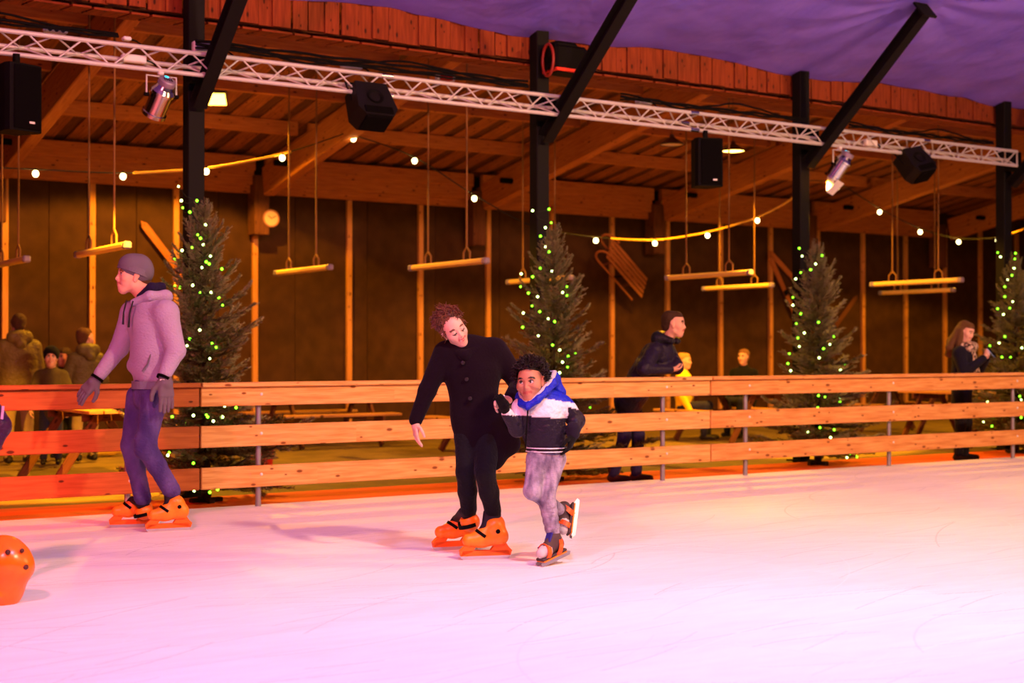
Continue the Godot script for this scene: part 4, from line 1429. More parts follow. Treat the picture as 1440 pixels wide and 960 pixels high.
# palette: 0 skin, 1 lips, 2 eye white, 3 iris, 4 brow
func head_bones(h: Transform3D, s: float, smile: float, neck: Vector3, nr: float, soft: float = 1.0, o: Dictionary = {}) -> Array:
	var out := []
	var ns: float = o.get("nose", 1.0)
	var jw: float = o.get("jaw", 1.0)
	var bw: float = o.get("brow", 1.0)
	var down: bool = o.get("down", false)
	var ew: float = o.get("eye", 1.0)
	var raw := [
		[Vector3(0, 0.040, -0.030), Vector3(0, 0.036, 0.022), 0.078, 0.074, 0.03, 0, 0.92],
		[Vector3(0, -0.020, 0.022), Vector3(0, -0.080, 0.052), 0.062, 0.034, 0.04, 0, 1.0],
		[Vector3(0.048 * jw, -0.062, 0.012), Vector3(0.014 * jw, -0.092, 0.058), 0.020, 0.016, 0.03, 0, 1.0],
		[Vector3(-0.048 * jw, -0.062, 0.012), Vector3(-0.014 * jw, -0.092, 0.058), 0.020, 0.016, 0.03, 0, 1.0],
		[Vector3(0, -0.094, 0.066), Vector3(0, -0.098, 0.062), 0.017, 0.016, 0.025, 0, 1.0],
		[Vector3(0.038, -0.022, 0.058), Vector3(0.030, -0.040, 0.060), 0.027 * soft, 0.024, 0.03, 0, 1.0],
		[Vector3(-0.038, -0.022, 0.058), Vector3(-0.030, -0.040, 0.060), 0.027 * soft, 0.024, 0.03, 0, 1.0],
		[Vector3(-0.034, 0.028, 0.074), Vector3(0.034, 0.028, 0.074), 0.014, 0.014, 0.02, 0, 1.0],
		[Vector3(0, 0.018, 0.086), Vector3(0, -0.022, 0.090 + 0.016 * ns), 0.0085 * ns, 0.0115 * ns, 0.012, 0, 1.0],
		[Vector3(0.010, -0.027, 0.094), Vector3(-0.010, -0.027, 0.094), 0.0085 * ns, 0.0085 * ns, 0.010, 0, 1.0],
		[Vector3(0, -0.045, 0.082), Vector3(0, -0.060, 0.082), 0.018, 0.018, 0.02, 0, 1.0],
	]
	for r in raw:
		out.append([h * r[0], h * r[1], r[2] * s, r[3] * s, r[4] * s, r[5], h.basis.x.normalized(), r[6], false])
	for e in [-1.0, 1.0]:
		out.append(carve(h * Vector3(e * 0.031, 0.010, 0.104), h * Vector3(e * 0.031, 0.010, 0.105), 0.0185 * s, 0.0185 * s, 0.010 * s))
		out.append(cap(h * Vector3(e * 0.031, 0.010, 0.0775), h * Vector3(e * 0.031, 0.010, 0.078), 0.0135 * s, 0.0135 * s, 0.002, 2))
		if down:      # lowered lids with a line of lashes
			out.append(cap(h * Vector3(e * 0.031, 0.012, 0.0785), h * Vector3(e * 0.031, 0.013, 0.079), 0.0148 * s, 0.0148 * s, 0.002, 0))
			out.append(cap(h * Vector3(e * 0.043, 0.004, 0.084), h * Vector3(e * 0.031, 0.0005, 0.0915), 0.0030 * s, 0.0034 * s, 0.001, 3))
			out.append(cap(h * Vector3(e * 0.031, 0.0005, 0.0915), h * Vector3(e * 0.021, 0.003, 0.0895), 0.0034 * s, 0.0026 * s, 0.001, 3))
		else:
			out.append(cap(h * Vector3(e * 0.031 + o.get("look", 0.0), 0.010, 0.0838), h * Vector3(e * 0.031 + o.get("look", 0.0), 0.010, 0.0842), 0.0086 * s, 0.0086 * s, 0.001, 3))
			out.append(cap(h * Vector3(e * 0.043, 0.0135, 0.084), h * Vector3(e * 0.031, 0.0185, 0.0905), 0.0026 * s, 0.0030 * s, 0.001, 3))
			out.append(cap(h * Vector3(e * 0.031, 0.0185, 0.0905), h * Vector3(e * 0.020, 0.0155, 0.0895), 0.0030 * s, 0.0024 * s, 0.001, 3))
		out.append(cap(h * Vector3(e * 0.044, 0.0155, 0.080), h * Vector3(e * 0.020, 0.0185, 0.087), 0.0048 * s, 0.0048 * s, 0.003, 0))
		out.append(cap(h * Vector3(e * 0.043, 0.002, 0.080), h * Vector3(e * 0.021, 0.001, 0.085), 0.0042 * s, 0.0042 * s, 0.004, 0))
		out.append(cap(h * Vector3(e * 0.047, 0.030, 0.081), h * Vector3(e * 0.030, 0.037, 0.089), 0.0042 * s * bw, 0.0052 * s * bw, 0.003, 4))
		out.append(cap(h * Vector3(e * 0.030, 0.037, 0.089), h * Vector3(e * 0.016, 0.033, 0.091), 0.0052 * s * bw, 0.0045 * s * bw, 0.003, 4))
		# ear
		out.append(flatcap(h * Vector3(e * 0.078, 0.014, -0.008), h * Vector3(e * 0.074, -0.022, 0.002), 0.021 * s, 0.013 * s, h.basis.x, 0.45, 0.008 * s, 0))
		# lips, corners lifted by the smile
		out.append(cap(h * Vector3(e * 0.022, -0.052 + smile * 0.006, 0.085), h * Vector3(e * 0.004, -0.0505, 0.0975), 0.0032 * s, 0.0048 * s, 0.002, 1))
		out.append(cap(h * Vector3(e * 0.020, -0.055 + smile * 0.006, 0.085), h * Vector3(e * 0.003, -0.0595 - smile * 0.002, 0.0955), 0.0032 * s, 0.0056 * s, 0.002, 1))
	if smile > 0.5:
		out.append(cap(h * Vector3(-0.014, -0.054, 0.0925), h * Vector3(0.014, -0.054, 0.0925), 0.0036 * s, 0.0036 * s, 0.0006, 2))
	out.append(cap(h * Vector3(0, -0.045, -0.015), neck, 0.052 * nr * s, 0.058 * nr * s, 0.03, 0))
	return out

# hand: wrist, direction to the fingertips, palm normal, thumb side, length of hand, curl 0..1
func hand_bones(w: Vector3, d: Vector3, pn: Vector3, ts: Vector3, size: float, curl: float, c: int = 0, fat: float = 1.0) -> Array:
	var out := []
	d = d.normalized()
	ts = (ts - d * ts.dot(d)).normalized()
	pn = (pn - d * pn.dot(d) - ts * pn.dot(ts)).normalized()
	var k := size / 0.19
	out.append(cap(w, w + d * 0.03 * k, 0.026 * k * fat, 0.028 * k * fat, 0.012, c))
	for i in 4:       # palm in four rays
		var off: float = (1.5 - i) * 0.019 * k
		out.append(cap(w + d * 0.02 * k + ts * off * 0.6, w + d * 0.092 * k + ts * off, 0.016 * k * fat, 0.0125 * k * fat, 0.014, c))
		var fl: float = [0.078, 0.086, 0.080, 0.063][i] * k
		var p := w + d * 0.094 * k + ts * off
		var dir := (d + ts * (1.5 - i) * 0.05).normalized()
		var r := 0.0092 * k * fat
		var bend: float = curl * (1.0 + 0.12 * i)
		for sg in 3:
			var step: float = fl * [0.45, 0.31, 0.24][sg]
			dir = (dir * cos(bend * 0.62) + pn * sin(bend * 0.62)).normalized()
			pn = pn
			var q := p + dir * step
			out.append(cap(p, q, r, r * 0.92, 0.004, c))
			r *= 0.92
			p = q
	# thumb leaves the side of the palm near its base
	var t0 := w + d * 0.030 * k + ts * 0.026 * k + pn * 0.006 * k
	var t1 := t0 + (d * 0.62 + ts * 0.62 + pn * 0.35).normalized() * 0.042 * k
	var t2 := t1 + (d * 0.9 + ts * (0.32 - curl * 0.3) + pn * (0.2 + curl * 0.5)).normalized() * 0.032 * k
	var t3 := t2 + (d * 0.95 + ts * (0.1 - curl * 0.4) + pn * (0.15 + curl * 0.5)).normalized() * 0.024 * k
	out.append(cap(w + d * 0.02 * k + ts * 0.012 * k, t0, 0.016 * k * fat, 0.014 * k * fat, 0.012, c))
	out.append(cap(t0, t1, 0.0135 * k * fat, 0.0115 * k * fat, 0.008, c))
	out.append(cap(t1, t2, 0.0112 * k * fat, 0.0100 * k * fat, 0.004, c))
	out.append(cap(t2, t3, 0.0100 * k * fat, 0.0088 * k * fat, 0.004, c))
	return out

func lin(r: float, g: float, b: float) -> Color:
	return Color(r, g, b).srgb_to_linear()

func vmat(rough: float, spec: float = 0.4) -> StandardMaterial3D:
	var m := mat(Color.WHITE, rough, 0.0, spec)
	m.vertex_color_use_as_albedo = true
	return m

func cloth(rough: float, freq: float, bump: float, seed_: int, scale: float = 0.35) -> StandardMaterial3D:
	var m := vmat(rough, 0.3)
	m.uv1_triplanar = true
	m.uv1_scale = Vector3.ONE / scale
	tri_bump(m, freq, seed_, bump)
	m.rim_enabled = true
	m.rim = 0.06
	return m

var skin_mat: StandardMaterial3D
var eye_pal := []

func skin_palette(skin: Color, lips: Color, brow: Color) -> Array:
	return [skin, lips, Color(0.52, 0.49, 0.47), Color(0.022, 0.016, 0.012), brow, skin]

func shell(called: String, bones: Array, cell: float, color: Color, m: Material, parent: Node) -> MeshInstance3D:
	var mb := MB.new()
	sdf(mb, bones, cell, [color])
	return put(called, mb, m, parent)

func band(mb: MB, c: Vector3, ax: Vector3, rx: Vector3, rz: Vector3, thick: float, wide: float, a0: float = 0.0, a1: float = TAU, n: int = 24) -> void:
	# flat strap round an axis: rx and rz are the half axes of the ellipse
	var prev := []
	var axn := ax.normalized()
	for i in n + 1:
		var a := lerpf(a0, a1, float(i) / n)
		var o := rx * cos(a) + rz * sin(a)
		var nn := o.normalized()
		var inn := c + o
		var outp := c + o + nn * thick
		var row := [inn - axn * wide * 0.5, outp - axn * wide * 0.5, outp + axn * wide * 0.5, inn + axn * wide * 0.5]
		if i > 0:
			mb.quad(prev[1], row[1], row[2], prev[2], nn)
			mb.quad(prev[0], row[0], row[1], prev[1], -axn)
			mb.quad(prev[3], row[3], row[2], prev[2], axn)
			mb.quad(prev[0], row[0], row[3], prev[3], -nn)
		prev = row

# rental skate: x points to the toe, origin on the ice below the ankle side of the blade
func skate(parent: Node, toe: Vector3, heel: Vector3, lift: float, cuff: Vector3, side: float) -> void:
	var o := Node3D.new()
	o.name = "ice_skate"
	parent.add_child(o, true)
	var d := toe - heel
	var mid := (toe + heel) * 0.5
	var xf := along(mid + Vector3(0, lift, 0), d)
	o.transform = xf
	o.set_meta("label", "orange rental skate with black buckles")
	var inv := xf.affine_inverse()
	var ck := inv * cuff
	var zx := Vector3(0, 0, 1)
	var b := [
		flatcap(Vector3(0.112, 0.118, 0), Vector3(0.03, 0.124, 0), 0.040, 0.046, zx, 1.0, 0.03),
		flatcap(Vector3(0.03, 0.124, 0), Vector3(-0.088, 0.132, 0), 0.045, 0.048, zx, 0.95, 0.03),
		flatcap(Vector3(0.048, 0.134, 0), Vector3(-0.035, 0.200, 0), 0.038, 0.046, zx, 0.95, 0.03),
		flatcap(Vector3(-0.080, 0.15, 0), Vector3(ck.x - 0.012, ck.y - 0.068, ck.z), 0.047, 0.054, zx, 0.95, 0.03),
		flatcap(Vector3(-0.055, 0.20, 0), Vector3(ck.x + 0.002, ck.y - 0.068, ck.z), 0.046, 0.052, zx, 0.95, 0.03),
		carve(Vector3(ck.x + 0.025, ck.y + 0.01, ck.z), Vector3(ck.x + 0.01, ck.y + 0.05, ck.z), 0.062, 0.07, 0.006),
	]
	var mb := MB.new()
	sdf(mb, b, 0.006, [Color.WHITE])
	put("boot_shell", mb, M.orange_plastic, o)
	b = [
		flatcap(Vector3(-0.03, 0.20, 0), Vector3(ck.x + 0.004, ck.y - 0.01, ck.z), 0.038, 0.047, zx, 0.95, 0.02),
		flatcap(Vector3(0.008, 0.196, 0), Vector3(ck.x + 0.050, ck.y + 0.005, ck.z), 0.024, 0.020, zx, 1.0, 0.02),
		flatcap(Vector3(0.056, 0.160, 0), Vector3(0.008, 0.196, 0), 0.016, 0.024, zx, 1.0, 0.02),
	]
	mb = MB.new()
	sdf(mb, b, 0.006, [lin(0.10, 0.08, 0.12)])
	put("liner", mb, vmat(0.7), o)
	# buckle straps
	for s in [[Vector3(ck.x + 0.0, ck.y - 0.085, ck.z), Vector3(0.25, 1, 0), 0.066, 0.055, 0.024, -1.9, 1.9], [Vector3(0.022, 0.148, 0), Vector3(-0.75, 1, 0), 0.050, 0.047, 0.020, -1.7, 1.7]]:
		mb = MB.new()
		var ax: Vector3 = s[1].normalized()
		var fx := Vector3(0, 0, 1).cross(ax) * -1.0
		if fx.x < 0.0:
			fx = -fx
		band(mb, s[0], ax, fx * s[2], Vector3(0, 0, s[3]), 0.006, s[4], s[5], s[6])
		var st := put("strap", mb, M.black, o)
		mb = MB.new()
		mb.box(Transform3D(Basis(Vector3(1, 0, 0), 0.0), s[0] + Vector3(0.028, 0.0, side * (s[3] + 0.004))), Vector3(0.055, 0.026, 0.016), 0.004)
		mb.box(Transform3D(Basis(Vector3(0, 0, 1), 0.3), s[0] + Vector3(0.035, 0.004, side * (s[3] + 0.014))), Vector3(0.026, 0.014, 0.01), 0.003)
		put("buckle", mb, M.black, st)
	mb = MB.new()
	for e in [-1, 1]:
		mb.lathe(Transform3D(Basis(Vector3(1, 0, 0), PI / 2), Vector3(-0.062, 0.175, e * 0.041)), [Vector2(0, 0.012 * e), Vector2(0.014, 0.011 * e), Vector2(0.016, -0.01 * e)], 14)
	put("rivet", mb, M.black, o)
	mb = MB.new()
	var hold := mat(Color(0.96, 0.42, 0.06), 0.45)
	for poly in [
		PackedVector2Array([Vector2(0.090, 0.050), Vector2(0.062, 0.092), Vector2(0.128, 0.096), Vector2(0.146, 0.078), Vector2(0.170, 0.056), Vector2(0.164, 0.024)]),
		PackedVector2Array([Vector2(-0.020, 0.050), Vector2(-0.052, 0.094), Vector2(-0.118, 0.104), Vector2(-0.136, 0.076), Vector2(-0.158, 0.054), Vector2(-0.148, 0.024)]),
		PackedVector2Array([Vector2(0.164, 0.024), Vector2(0.150, 0.056), Vector2(-0.135, 0.056), Vector2(-0.148, 0.024)]),
	]:
		mb.slab(Transform3D.IDENTITY, poly, 0.038)
	mb.box(xf_at(Vector3(0.0, 0.092, 0)), Vector3(0.22, 0.012, 0.06), 0.004)
	put("blade_holder", mb, hold, o)
	mb = MB.new()
	mb.slab(Transform3D.IDENTITY, PackedVector2Array([Vector2(0.168, 0.022), Vector2(0.160, 0.008), Vector2(0.145, 0.0), Vector2(-0.135, 0.0), Vector2(-0.147, 0.010), Vector2(-0.150, 0.028), Vector2(0.165, 0.030)]), 0.005)
	put("blade", mb, M.chrome, o)

# curling locks that start on the scalp; flow is the combing direction in head axes
func locks(mb: MB, h: Transform3D, n: int, seed_: int, rad: Vector3, mid: Vector3, length: float, curl: float, thick: float, color: Color, flow: Callable, keep: Callable) -> void:
	mb.colored = true
	var r := RandomNumberGenerator.new()
	r.seed = seed_
	var made := 0
	for i in n * 4:
		if made >= n:
			break
		var v := Vector3(r.randf_range(-1, 1), r.randf_range(-0.7, 1), r.randf_range(-1, 1)).normalized()
		var p := mid + v * rad
		if not keep.call(p):
			continue
		made += 1
		var d: Vector3 = flow.call(p, v)
		d = (d + Vector3(r.randf_range(-1, 1), r.randf_range(-1, 1), r.randf_range(-1, 1)) * 0.55).normalized()
		var s1 := d.cross(v).normalized()
		var s2 := s1.cross(d)
		var ln := length * r.randf_range(0.6, 1.3)
		var ph := r.randf() * TAU
		var turns := r.randf_range(3.0, 6.5)
		var pts := []
		for k in 8:
			var f := k / 7.0
			var q := p - v * 0.006 + d * ln * f + v * (0.35 * ln * f * (1.0 - 0.5 * f)) + (s1 * cos(ph + turns * f) + s2 * sin(ph + turns * f)) * curl * minf(1.0, f * 2.0)
			pts.append(h * q)
		mb.col = color * r.randf_range(0.6, 1.5)
		mb.col.a = 1.0
		mb.tube(pts, [thick, thick * 1.1, thick * 1.1, thick, thick * 0.9, thick * 0.8, thick * 0.6, thick * 0.3], 5, false)

# ---------------------------------------------------------------- people
func build_people() -> void:
	skin_mat = vmat(0.55, 0.45)
	M.felt = cloth(0.95, 0.06, 0.25, 61)
	M.sweat = cloth(0.92, 0.05, 0.55, 62, 0.3)
	M.denim = cloth(0.85, 0.045, 0.6, 63, 0.3)
	M.puff = cloth(0.45, 0.025, 0.9, 64, 0.3)
	M.knit = cloth(0.95, 0.22, 0.35, 65, 0.2)
	M.hair = cloth(0.6, 0.12, 0.7, 66, 0.15)
	skater_woman()
	skater_boy()
	skater_man()
	leaning_man()
	phone_woman()
	hall_people()
	edge_child()
	seal_aid()

func finish_body(t: Node3D, coarse: Array, fine: Array, cells: Array, pal: Array) -> MeshInstance3D:
	var mb := MB.new()
	sdf(mb, coarse, 0.016, pal)
	for i in fine.size():
		sdf(mb, fine[i], cells[i], pal)
	return put("body", mb, skin_mat, t)

func curls(center: Transform3D, n: int, seed_: int, rad: Vector3, rmin: float, rmax: float, keep: Callable) -> Array:
	var r := RandomNumberGenerator.new()
	r.seed = seed_
	var out := []
	for i in n * 3:
		if out.size() >= n:
			break
		var v := Vector3(r.randf_range(-1, 1), r.randf_range(-0.6, 1), r.randf_range(-1, 1)).normalized()
		var p := v * rad
		if not keep.call(p):
			continue
		var tang := v.cross(Vector3(r.randf_range(-1, 1), r.randf_range(-1, 1), r.randf_range(-1, 1))).normalized()
		var q := p + tang * r.randf_range(0.008, 0.03)
		out.append(cap(center * p, center * q, r.randf_range(rmin, rmax), r.randf_range(rmin, rmax) * 0.8, 0.006))
	return out

func skater_woman() -> void:
	var D := 8.89
	var base := pix_y(668, 780)
	var t := thing("person", "person in a long black coat and orange skates bending towards the boy", "person", base)
	var J := func(x: float, y: float, dz: float = 0.0) -> Vector3: return pix(x, y, D - dz) - base
	var hip: Vector3 = J.call(674, 600)
	var chest: Vector3 = J.call(664, 520)
	var neck: Vector3 = J.call(656, 484)
	var shR: Vector3 = J.call(625, 496)
	var shL: Vector3 = J.call(697, 492, -0.03)
	var elR: Vector3 = J.call(601, 549, 0.03)
	var wrR: Vector3 = J.call(584, 592, 0.06)
	var elL: Vector3 = J.call(731, 541, -0.06)
	var wrL: Vector3 = J.call(716, 562, 0.18)
	var hR: Vector3 = J.call(659, 612)
	var hL: Vector3 = J.call(686, 612, 0.02)
	var kR: Vector3 = J.call(655, 664, 0.06)
	var kL: Vector3 = J.call(682, 664, 0.14)
	var aR: Vector3 = J.call(660, 724, -0.05)
	var aL: Vector3 = J.call(695, 727, 0.06)
	var fwd := see(-0.15, -0.35, 0.9)
	var hc: Vector3 = J.call(638, 464, 0.05)
	var head := facing(hc, see(-0.40, 0.84, 0.36), see(0.52, -0.40, 0.75), 0.93)
	var pal := skin_palette(lin(0.86, 0.68, 0.60), lin(0.74, 0.36, 0.36), lin(0.36, 0.22, 0.15))
	var coarse := [
		cap(hip, chest, 0.085, 0.09, 0.03), cap(chest, neck, 0.08, 0.05, 0.03), cap(shR, shL, 0.045, 0.045, 0.03),
		cap(shR, elR, 0.042, 0.035), cap(elR, wrR, 0.034, 0.024), cap(shL, elL, 0.042, 0.035), cap(elL, wrL, 0.034, 0.024),
		cap(hR, kR, 0.062, 0.043), cap(kR, aR, 0.043, 0.03), cap(hL, kL, 0.062, 0.043), cap(kL, aL, 0.043, 0.03)]
	var fine := [head_bones(head, 0.93, 1.0, neck + Vector3(0, -0.02, 0), 0.85, 1.05, {"nose": 0.85, "jaw": 0.82, "brow": 0.62, "down": true}),
		hand_bones(wrR, see(0.06, -1, 0.10), see(0.9, 0.1, -0.3), see(0.35, 0.0, 1.0), 0.175, 0.35),
		hand_bones(wrL, see(-0.75, -0.22, 0.35), see(-0.30, -0.75, 0.45), see(-0.1, 0.85, 0.55), 0.17, 1.05)]
	finish_body(t, coarse, fine, [0.0036, 0.004, 0.004], pal)
	# short coat, buttoned, its skirt blown to the right
	var black := lin(0.055, 0.045, 0.06)
	var side := see(1, 0, 0)
	var front := see(0, 0, 1)
	var coat := [
		flatcap(J.call(668, 588), chest, 0.145, 0.165, front, 0.72, 0.06), flatcap(chest, J.call(660, 497), 0.165, 0.12, front, 0.72, 0.06),
		flatcap(J.call(634, 497), J.call(688, 494), 0.080, 0.084, front, 0.9, 0.05),
		cap(shR, elR, 0.070, 0.056, 0.04), cap(elR, wrR + (elR - wrR) * 0.04, 0.056, 0.043, 0.02),
		cap(shL, elL, 0.076, 0.062, 0.04), cap(elL, wrL + (elL - wrL) * 0.12, 0.060, 0.044, 0.02),
		flatcap(J.call(668, 585), J.call(667, 620), 0.140, 0.118, front, 0.75, 0.05), flatcap(J.call(690, 600), J.call(690, 640, 0.03), 0.11, 0.10, front, 0.8, 0.05), flatcap(J.call(712, 612, 0.03), J.call(718, 624, 0.03), 0.070, 0.062, front, 0.7, 0.05),
		flatcap(J.call(690, 600, 0.02), J.call(706, 622, 0.03), 0.11, 0.085, front, 0.8, 0.05),
		flatcap(J.call(676, 615, 0.02), J.call(690, 634, 0.03), 0.10, 0.075, front, 0.8, 0.05),
	]
	shell("coat", coat, 0.011, black, M.felt, t)
	var mb := MB.new()
	for p in [[651, 510], [656, 533], [661, 560]]:
		mb = MB.new()
		var q: Vector3 = J.call(p[0], p[1], 0.135)
		mb.lathe(Transform3D(Basis(cam_xf.basis.x, cam_xf.basis.z, -cam_xf.basis.y), q), [Vector2(0.0, 0.006), Vector2(0.010, 0.005), Vector2(0.013, 0.001), Vector2(0.012, -0.012)], 14)
		put("button", mb, mat(Color(0.13, 0.10, 0.12), 0.35), t)
	shell("collar", [flatcap(J.call(634, 492, 0.03), J.call(654, 500, 0.10), 0.034, 0.032, front, 0.8, 0.02), flatcap(J.call(654, 500, 0.10), J.call(679, 487, 0.05), 0.032, 0.034, front, 0.8, 0.02), cap(J.call(636, 488, -0.06), J.call(676, 483, -0.07), 0.035, 0.035, 0.03)], 0.009, black, M.felt, t)
	var trou := [
		flatcap(hR, kR, 0.088, 0.061, front, 0.95, 0.03), cap(kR, kR.lerp(aR, 0.45), 0.060, 0.058, 0.02), cap(kR.lerp(aR, 0.45), kR.lerp(aR, 0.86), 0.058, 0.048, 0.02),
		flatcap(hL, kL, 0.090, 0.063, front, 0.95, 0.03), cap(kL, kL.lerp(aL, 0.45), 0.062, 0.060, 0.02), cap(kL.lerp(aL, 0.45), kL.lerp(aL, 0.86), 0.060, 0.048, 0.02),
		cap(hR, hL, 0.085, 0.085, 0.03)]
	for i in 5:      # gathered cloth above the skates
		trou.append(cap(kR.lerp(aR, 0.86 - 0.07 * i), kR.lerp(aR, 0.85 - 0.07 * i), 0.051, 0.051, 0.006))
		trou.append(cap(kL.lerp(aL, 0.86 - 0.07 * i), kL.lerp(aL, 0.85 - 0.07 * i), 0.052, 0.052, 0.006))
	shell("trousers", trou, 0.010, lin(0.075, 0.065, 0.11), M.denim, t)
	# loosely pinned curly hair
	var hb := [cap(head * Vector3(0, 0.056, -0.044), head * Vector3(0, 0.064, -0.012), 0.082, 0.064, 0.02), cap(head * Vector3(0.02, 0.088, -0.035), head * Vector3(-0.02, 0.095, -0.050), 0.064, 0.060, 0.03), cap(head * Vector3(0, -0.02, -0.060), head * Vector3(0, 0.05, -0.05), 0.056, 0.076, 0.02)]
	var hm := MB.new()
	var hcol := lin(0.37, 0.21, 0.13)
	sdf(hm, hb, 0.006, [hcol * 0.7])
	locks(hm, head, 420, 5, Vector3(0.082, 0.094, 0.094), Vector3(0, 0.045, -0.02), 0.055, 0.011, 0.0030, hcol, func(p, v): return (Vector3(0, 0.16, -0.06) - p).normalized(), func(p): return p.y > 0.088 or (p.y > 0.070 and p.z < 0.066) or (p.z < 0.020 and p.y > 0.0) or p.z < -0.05)
	locks(hm, head, 560, 6, Vector3(0.088, 0.060, 0.080), Vector3(0, 0.082, -0.035), 0.042, 0.013, 0.0030, hcol, func(p, v): return Vector3(-v.z, 0.15, v.x), func(p): return p.y > 0.05 and p.z < 0.04)
	for e in [-1.0, 1.0]:
		locks(hm, head, 14, 9, Vector3(0.012, 0.03, 0.02), Vector3(e * 0.074, 0.035, 0.022), 0.05, 0.008, 0.003, hcol, func(p, v): return Vector3(0, -0.9, -0.3), func(p): return true)
	hm.col = Color.WHITE
	put("hair", hm, vmat(0.5, 0.5), t)
	skate(t, pix_y(614, 774) - base, pix_y(672, 771) - base, 0.0, aR + Vector3(0, 0.025, 0), 1.0)
	skate(t, pix_y(654, 787) - base, pix_y(714, 785) - base, 0.0, aL + Vector3(0, 0.025, 0), 1.0)

func skater_boy() -> void:
	var D := 8.56
	var base := pix_y(775, 793)
	var t := thing("person", "person in a blue, white and dark padded jacket and strap-on skates holding a hand", "person", base)
	var J := func(x: float, y: float, dz: float = 0.0) -> Vector3: return pix(x, y, D - dz) - base
	var front := see(-0.25, 0, 1)
	var hip: Vector3 = J.call(768, 634)
	var chest: Vector3 = J.call(758, 585)
	var neck: Vector3 = J.call(757, 561)
	var shR: Vector3 = J.call(732, 573, 0.02)
	var shL: Vector3 = J.call(791, 568, -0.01)
	var elR: Vector3 = J.call(727, 603, 0.07)
	var wrR: Vector3 = J.call(711, 578, 0.17)
	var elL: Vector3 = J.call(811, 591, -0.03)
	var wrL: Vector3 = J.call(806, 607, 0.05)
	var hR: Vector3 = J.call(757, 645, 0.02)
	var hL: Vector3 = J.call(779, 645, 0.0)
	var kR: Vector3 = J.call(748, 690, 0.10)
	var kL: Vector3 = J.call(768, 697, 0.05)
	var aR: Vector3 = J.call(786, 716, -0.12)
	var aL: Vector3 = J.call(778, 751, 0.0)
	var hc: Vector3 = J.call(747, 538, 0.05)
	var head := facing(hc, see(-0.10, 1, 0.02), see(-0.34, -0.05, 0.93), 0.98)
	var pal := skin_palette(lin(0.70, 0.49, 0.38), lin(0.66, 0.34, 0.31), lin(0.10, 0.06, 0.05))
	var coarse := [cap(hip, chest, 0.075, 0.085, 0.04), cap(chest, neck, 0.08, 0.04, 0.04), cap(shR, shL, 0.035, 0.035),
		cap(shR, elR, 0.03, 0.026), cap(elR, wrR, 0.025, 0.02), cap(shL, elL, 0.03, 0.026), cap(elL, wrL, 0.025, 0.02),
		cap(hR, kR, 0.045, 0.032), cap(kR, aR, 0.032, 0.024), cap(hL, kL, 0.045, 0.032), cap(kL, aL, 0.032, 0.024)]
	finish_body(t, coarse, [head_bones(head, 0.98, 0.1, neck, 0.7, 1.32, {"nose": 0.80, "jaw": 0.98, "brow": 0.7, "look": -0.002})], [0.0034], pal)
	# padded jacket: blue yoke, white chest, dark lower half and sleeves
	var jack := [
		flatcap(J.call(768, 622), J.call(763, 600), 0.118, 0.130, front, 0.78, 0.04, 2), flatcap(J.call(763, 600), J.call(760, 578), 0.130, 0.132, front, 0.78, 0.04, 2),
		flatcap(J.call(760, 578), J.call(758, 568), 0.132, 0.112, front, 0.8, 0.04, 1),
		flatcap(J.call(735, 574, 0.02), J.call(787, 569), 0.056, 0.058, front, 0.95, 0.04, 1),
		flatcap(J.call(744, 562, 0.02), J.call(779, 560), 0.045, 0.045, front, 0.95, 0.03, 0),
		cap(shR, elR, 0.052, 0.048, 0.03, 2), cap(elR, wrR.lerp(elR, 0.15), 0.047, 0.036, 0.02, 2),
		cap(shL, shL.lerp(elL, 0.32), 0.058, 0.055, 0.03, 1), cap(shL.lerp(elL, 0.32), elL, 0.055, 0.050, 0.02, 2), cap(elL, wrL, 0.049, 0.040, 0.02, 2),
	]
	var mb := MB.new()
	sdf(mb, jack, 0.008, [Color.WHITE, Color.WHITE, Color.WHITE])
	# colour blocks follow the seams across chest and sleeves
	var seam: Vector3 = J.call(760, 585)
	var yoke: Vector3 = J.call(760, 555)
	var blue := lin(0.10, 0.16, 0.72)
	var white := lin(0.88, 0.87, 0.90)
	var dark := lin(0.13, 0.10, 0.16)
	for i in mb.v.size():
		var p := mb.v[i]
		var across := (p - seam).dot(cam_xf.basis.x)
		var up := p.y - seam.y + across * 0.07
		var on_arm := across > 0.148 or across < -0.155
		var c := dark
		if up > 0.112 - absf(across - 0.02) * 0.10:
			c = blue
		elif up > 0.0:
			c = white
		if across > 0.11 and p.y < seam.y + 0.075 - (across - 0.11) * 0.3 and across > 0.165:
			c = dark
		mb.c[i] = c
	put("jacket", mb, M.puff, t)
	# hood lying open round the neck, pale lining inside
	var rim := [[745, 565, 0.12], [757, 556, 0.115], [768, 544, 0.08], [776, 533, 0.03], [780, 524, -0.05], [766, 526, -0.11], [744, 538, -0.10], [732, 552, -0.02], [735, 561, 0.07], [743, 566, 0.12]]
	var hood := []
	var lining := []
	for k in rim.size():
		lining.append(J.call(rim[k][0], rim[k][1], rim[k][2]))
		if k > 0:
			var a: Vector3 = lining[k - 1]
			var b: Vector3 = lining[k]
			var c: Vector3 = J.call(759, 566)
			var oa := Vector3((a - c).x, 0, (a - c).z).normalized() * 0.020
			var ob := Vector3((b - c).x, 0, (b - c).z).normalized() * 0.020
			for q in 2:
				hood.append(cap(a + oa * (0.45 + 0.4 * q) - Vector3(0, 0.010 + 0.020 * q, 0), b + ob * (0.45 + 0.4 * q) - Vector3(0, 0.010 + 0.020 * q, 0), 0.014, 0.014, 0.015))
	hood.append(cap(J.call(779, 541, -0.06), J.call(786, 552, -0.05), 0.045, 0.045, 0.04))
	shell("hood", hood, 0.007, blue, M.puff, t)
	mb = MB.new()
	mb.tube(lining, [0.017], 10)
	put("hood_lining", mb, mat(Color(0.72, 0.70, 0.74), 0.9), t)
	mb = MB.new()
